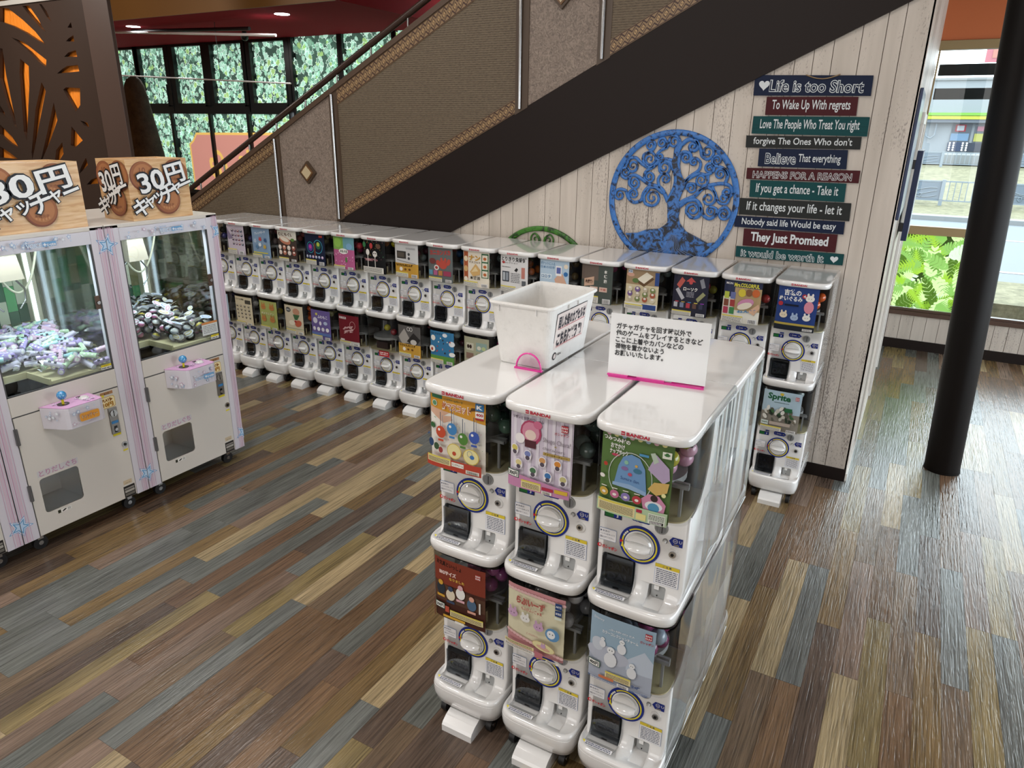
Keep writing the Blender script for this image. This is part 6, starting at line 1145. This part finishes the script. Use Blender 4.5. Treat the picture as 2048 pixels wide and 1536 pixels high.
tg = mat('tree_green', '#3f8a1e', .4); t = NT(tg); n = t.noise(t.pos((22, 22, 22)), 1, 4, .7, .8); t.base(t.ramp(n, [(.40, '#0e2409'), (.53, '#356f1b'), (.8, '#4a8a26')]))
gl = thing('green_wall_disc', 'green scroll-branched wall disc mostly hidden behind the capsule machines', 'ornament', (-1.865, WY, 1.032))
discring(gl, .43, .036, tg, -.003, .014)
for s in (-1, 1):
    branch(gl, .008, [(-.01 * s, -.2), (.02 * s, .25), (.02 * s, .34), (.06 * s, .375)], (.052 * s, .33), s, tg, 0, 0)
    branch(gl, .008, [(.0 * s, -.2), (.12 * s, .1), (.2 * s, .24), (.27 * s, .2)], (.22 * s, .17), s, tg, 0, 0)
    branch(gl, .008, [(.0 * s, -.25), (.16 * s, .0), (.3 * s, .06), (.34 * s, 0)], (.28 * s, -.01), s, tg, 0, 0)
MB().prism([(-.05, .1), (-.04, -.2), (-.2, -.3), (-.2, -.36), (.2, -.36), (.2, -.3), (.04, -.2), (.05, .1)], -.014, -.003, tg).build('trunk', gl)

# ------------------------------------------------------------ outside, seen through the right window
asph = mat('asphalt', '#5c6266', .8); conc = mat('pale_concrete', '#6e7172', .8); paint = mat('road_paint', '#8c8c8c', .6)
grass = mat('dry_grass', '#8c8a62', .9); t = NT(grass); n = t.noise(t.pos((5, 5, 5)), 1, 6, .8); t.base(t.ramp(n, [(.35, '#4a4a34'), (.5, '#636048'), (.7, '#7c785f')]))
MB().box(-40, 60, FY + .12, 60, -.4, -.12, asph).build('ground', kind='structure')
MB().box(-40, 60, FY + .2, 6.2, -.12, -.05, conc).build('ground_pavement', kind='structure')
MB().box(-40, 60, 6.8, 8.6, -.12, .06, grass).build('ground_verge', kind='structure')
MB().box(-40, 60, 10.6, 10.75, -.12, -.11, paint).box(-40, 60, 15.3, 15.45, -.12, -.11, paint).box(-40, 60, 19.0, 19.5, -.12, .0, conc).build('road_line', kind='structure')
MB().prism([(19.5, -.12), (19.5, .0), (22, .05), (26, .5), (30, .86), (40, 1.2), (60, 1.3), (60, -.12)], -40, 60, grass, 'x').build('ground_bank', kind='structure')
MB().box(-40, 60, 31.5, 60, 1.0, 1.34, conc).build('ground_lot', kind='structure')
fm = mat('fence_grey', '#6c757c', .5)
def fence(y, z0, h, x0, x1, w_, lab, solid_every=2):
    f = thing('roadside_fence', lab, 'fence', ((x0 + x1) / 2, y, z0), group=None); ox = (x0 + x1) / 2; x = x0; i = 0
    while x < x1:
        MB().box(x - ox - .05, x - ox + .05, -.05, .05, 0, h + .03, fm).build('fence_post', f)
        MB().box(x - ox, x - ox + w_, -.02, .02, h - .04, h, fm).box(x - ox, x - ox + w_, -.02, .02, h * .18, h * .18 + .035, fm).build('fence_rail', f)
        if i % solid_every == 0:
            MB().box(x - ox + .05, x - ox + w_ - .05, -.01, .01, h * .2, h - .04, mat('fence_panel', '#56616c', .5)).build('fence_panel', f)
            r = MB()
            for k in range(3): r.tube([(x - ox + .1 + (w_ - .25) * j / 8, -.02, h * (.4 + .12 * k) + .06 * math.sin(j * .8 + k)) for j in range(9)], .012, fm, 4)
            for sx in (.3, .62): r.tube([(x - ox + w_ * sx + .05 * math.cos(a_ * PI / 4), -.022, h * .4 + .06 * math.sin(a_ * PI / 4)) for a_ in range(9)], .014, mat('fence_panel_dark', '#5d6a74', .5), 4)
            r.build('panel_relief', f, kind='stuff')
        else:
            for j in range(1, int(w_ / .16)): MB().box(x - ox + j * .16 - .012, x - ox + j * .16 + .012, -.012, .012, h * .2, h - .04, fm).build('fence_bar', f)
        x += w_; i += 1
fence(22.0, .05, .74, -.6, 6.0, 1.55, 'grey metal fence with relief panels, nearer one beside the road')
fence(30.6, .88, .58, -1, 8, 1.85, 'grey metal fence with relief panels, farther one in front of the shop')
shp = thing('roadside_shop', 'pale flat-roofed shop with a yellow and green fascia across the road', 'building', (3, 36, 1.34))
swall = mat('shop_wall', '#74797d', .6); sgl = mat('shop_glass', '#3c444c', .3)
MB().box(-9, 14, 0, 6, 0, 3.1, swall).build('wall', shp)
MB().box(-3.3, 14, -.5, 0, 1.44, 1.58, pr('#8e9030')).build('yellow_fascia', shp); MB().box(-3.3, 14, -.5, 0, 1.60, 1.72, pr('#5f8a34')).build('green_fascia', shp); MB().box(-3.3, 14, -.45, 0, 1.3, 1.44, mat('shop_dark', '#4a5058', .5)).build('fascia_dark_rail', shp)  # last one is a darker rail below the coloured strips
MB().box(-9, 14, -.1, 6.1, 3.1, 3.2, conc).build('roof_edge', shp)
ox = [-1.95, -1.05, -.15, .75, 1.7, 2.7]
for i, x in enumerate(ox): MB().box(x, x + .78, -.04, 0, .08, 1.26, sgl).build('window', shp)
for i, (x, z, w_, h, c) in enumerate(((-1.82, .92, .42, .3, '#c83a4a'), (-1.75, .96, .28, .22, '#e8eef4'), (-1.95, .52, .72, .32, '#8fb4d8'), (-1.02, .5, .7, .34, '#d8d86a'), (-.95, .95, .3, .2, '#d88aa0'), (-2.0, .06, .6, .4, '#4a5a7a'), (-1.2, .06, .8, .38, '#3c4658'), (1.25, .1, .55, .5, '#d83a3a'), (1.3, .16, .42, .24, '#f0f0f4'), (1.3, .62, .5, .2, '#e0c03a'))):
    MB().box(x, x + w_, -.06 - .004 * i, -.045 - .004 * i, z, z + h, pr('#%02x%02x%02x' % tuple(int(int(c[j:j+2], 16) * .62) for j in (1, 3, 5)))).build('poster', shp)
for x in (-.3, .6): MB().box(x, x + .06, -.06, 0, 0, 1.3, swall).build('door_frame', shp)
ov = MB(); 
for i in range(4):
    for j in range(4): ov.cyl((-1.92 + .16 * i + (.2 if i > 1 else 0), -.13, .12 + .1 * j), .04, .01, wht, 'y', 10)
ov.build('poster_print', shp, kind='stuff')
MB().box(-.6, 1.9, -.02, .0, 2.4, 2.75, mat('shop_sign_pale', '#d3dade', .5)).build('wall_sign', shp)
wl = Print((.7, -.03, 2.57), (1, 0, 0), (0, 0, 1), (0, -1, 0)); wl.st = .004; wl.lines(-1.2, -.12, 1.15, .12, 1, pr('#8f9aa2'), 3, .8); wl.mb.build('wall_sign_print', shp, fix=False)
MB().tube([(-2.6, -.2, 1.25), (-2.6, -.2, .75), (-2.75, -.2, .6), (-2.95, -.2, .7), (-2.95, -.2, .85)], .035, fm, 6).build('drain_pipe', shp)
pg = thing('roof_sign', 'pink and red square roadside sign high beyond the shop', 'sign', (2.75, 44, 4.2))
MB().box(-.75, .75, -.1, .1, 1.55, 2.65, pr('#93585f')).build('sign_face', pg); MB().box(-.45, .45, -.13, -.1, 1.75, 2.45, pr('#96655a')).build('sign_patch', pg); MB().box(-.08, .08, -.06, .06, -2.9, 1.55, fm).build('sign_pole', pg)
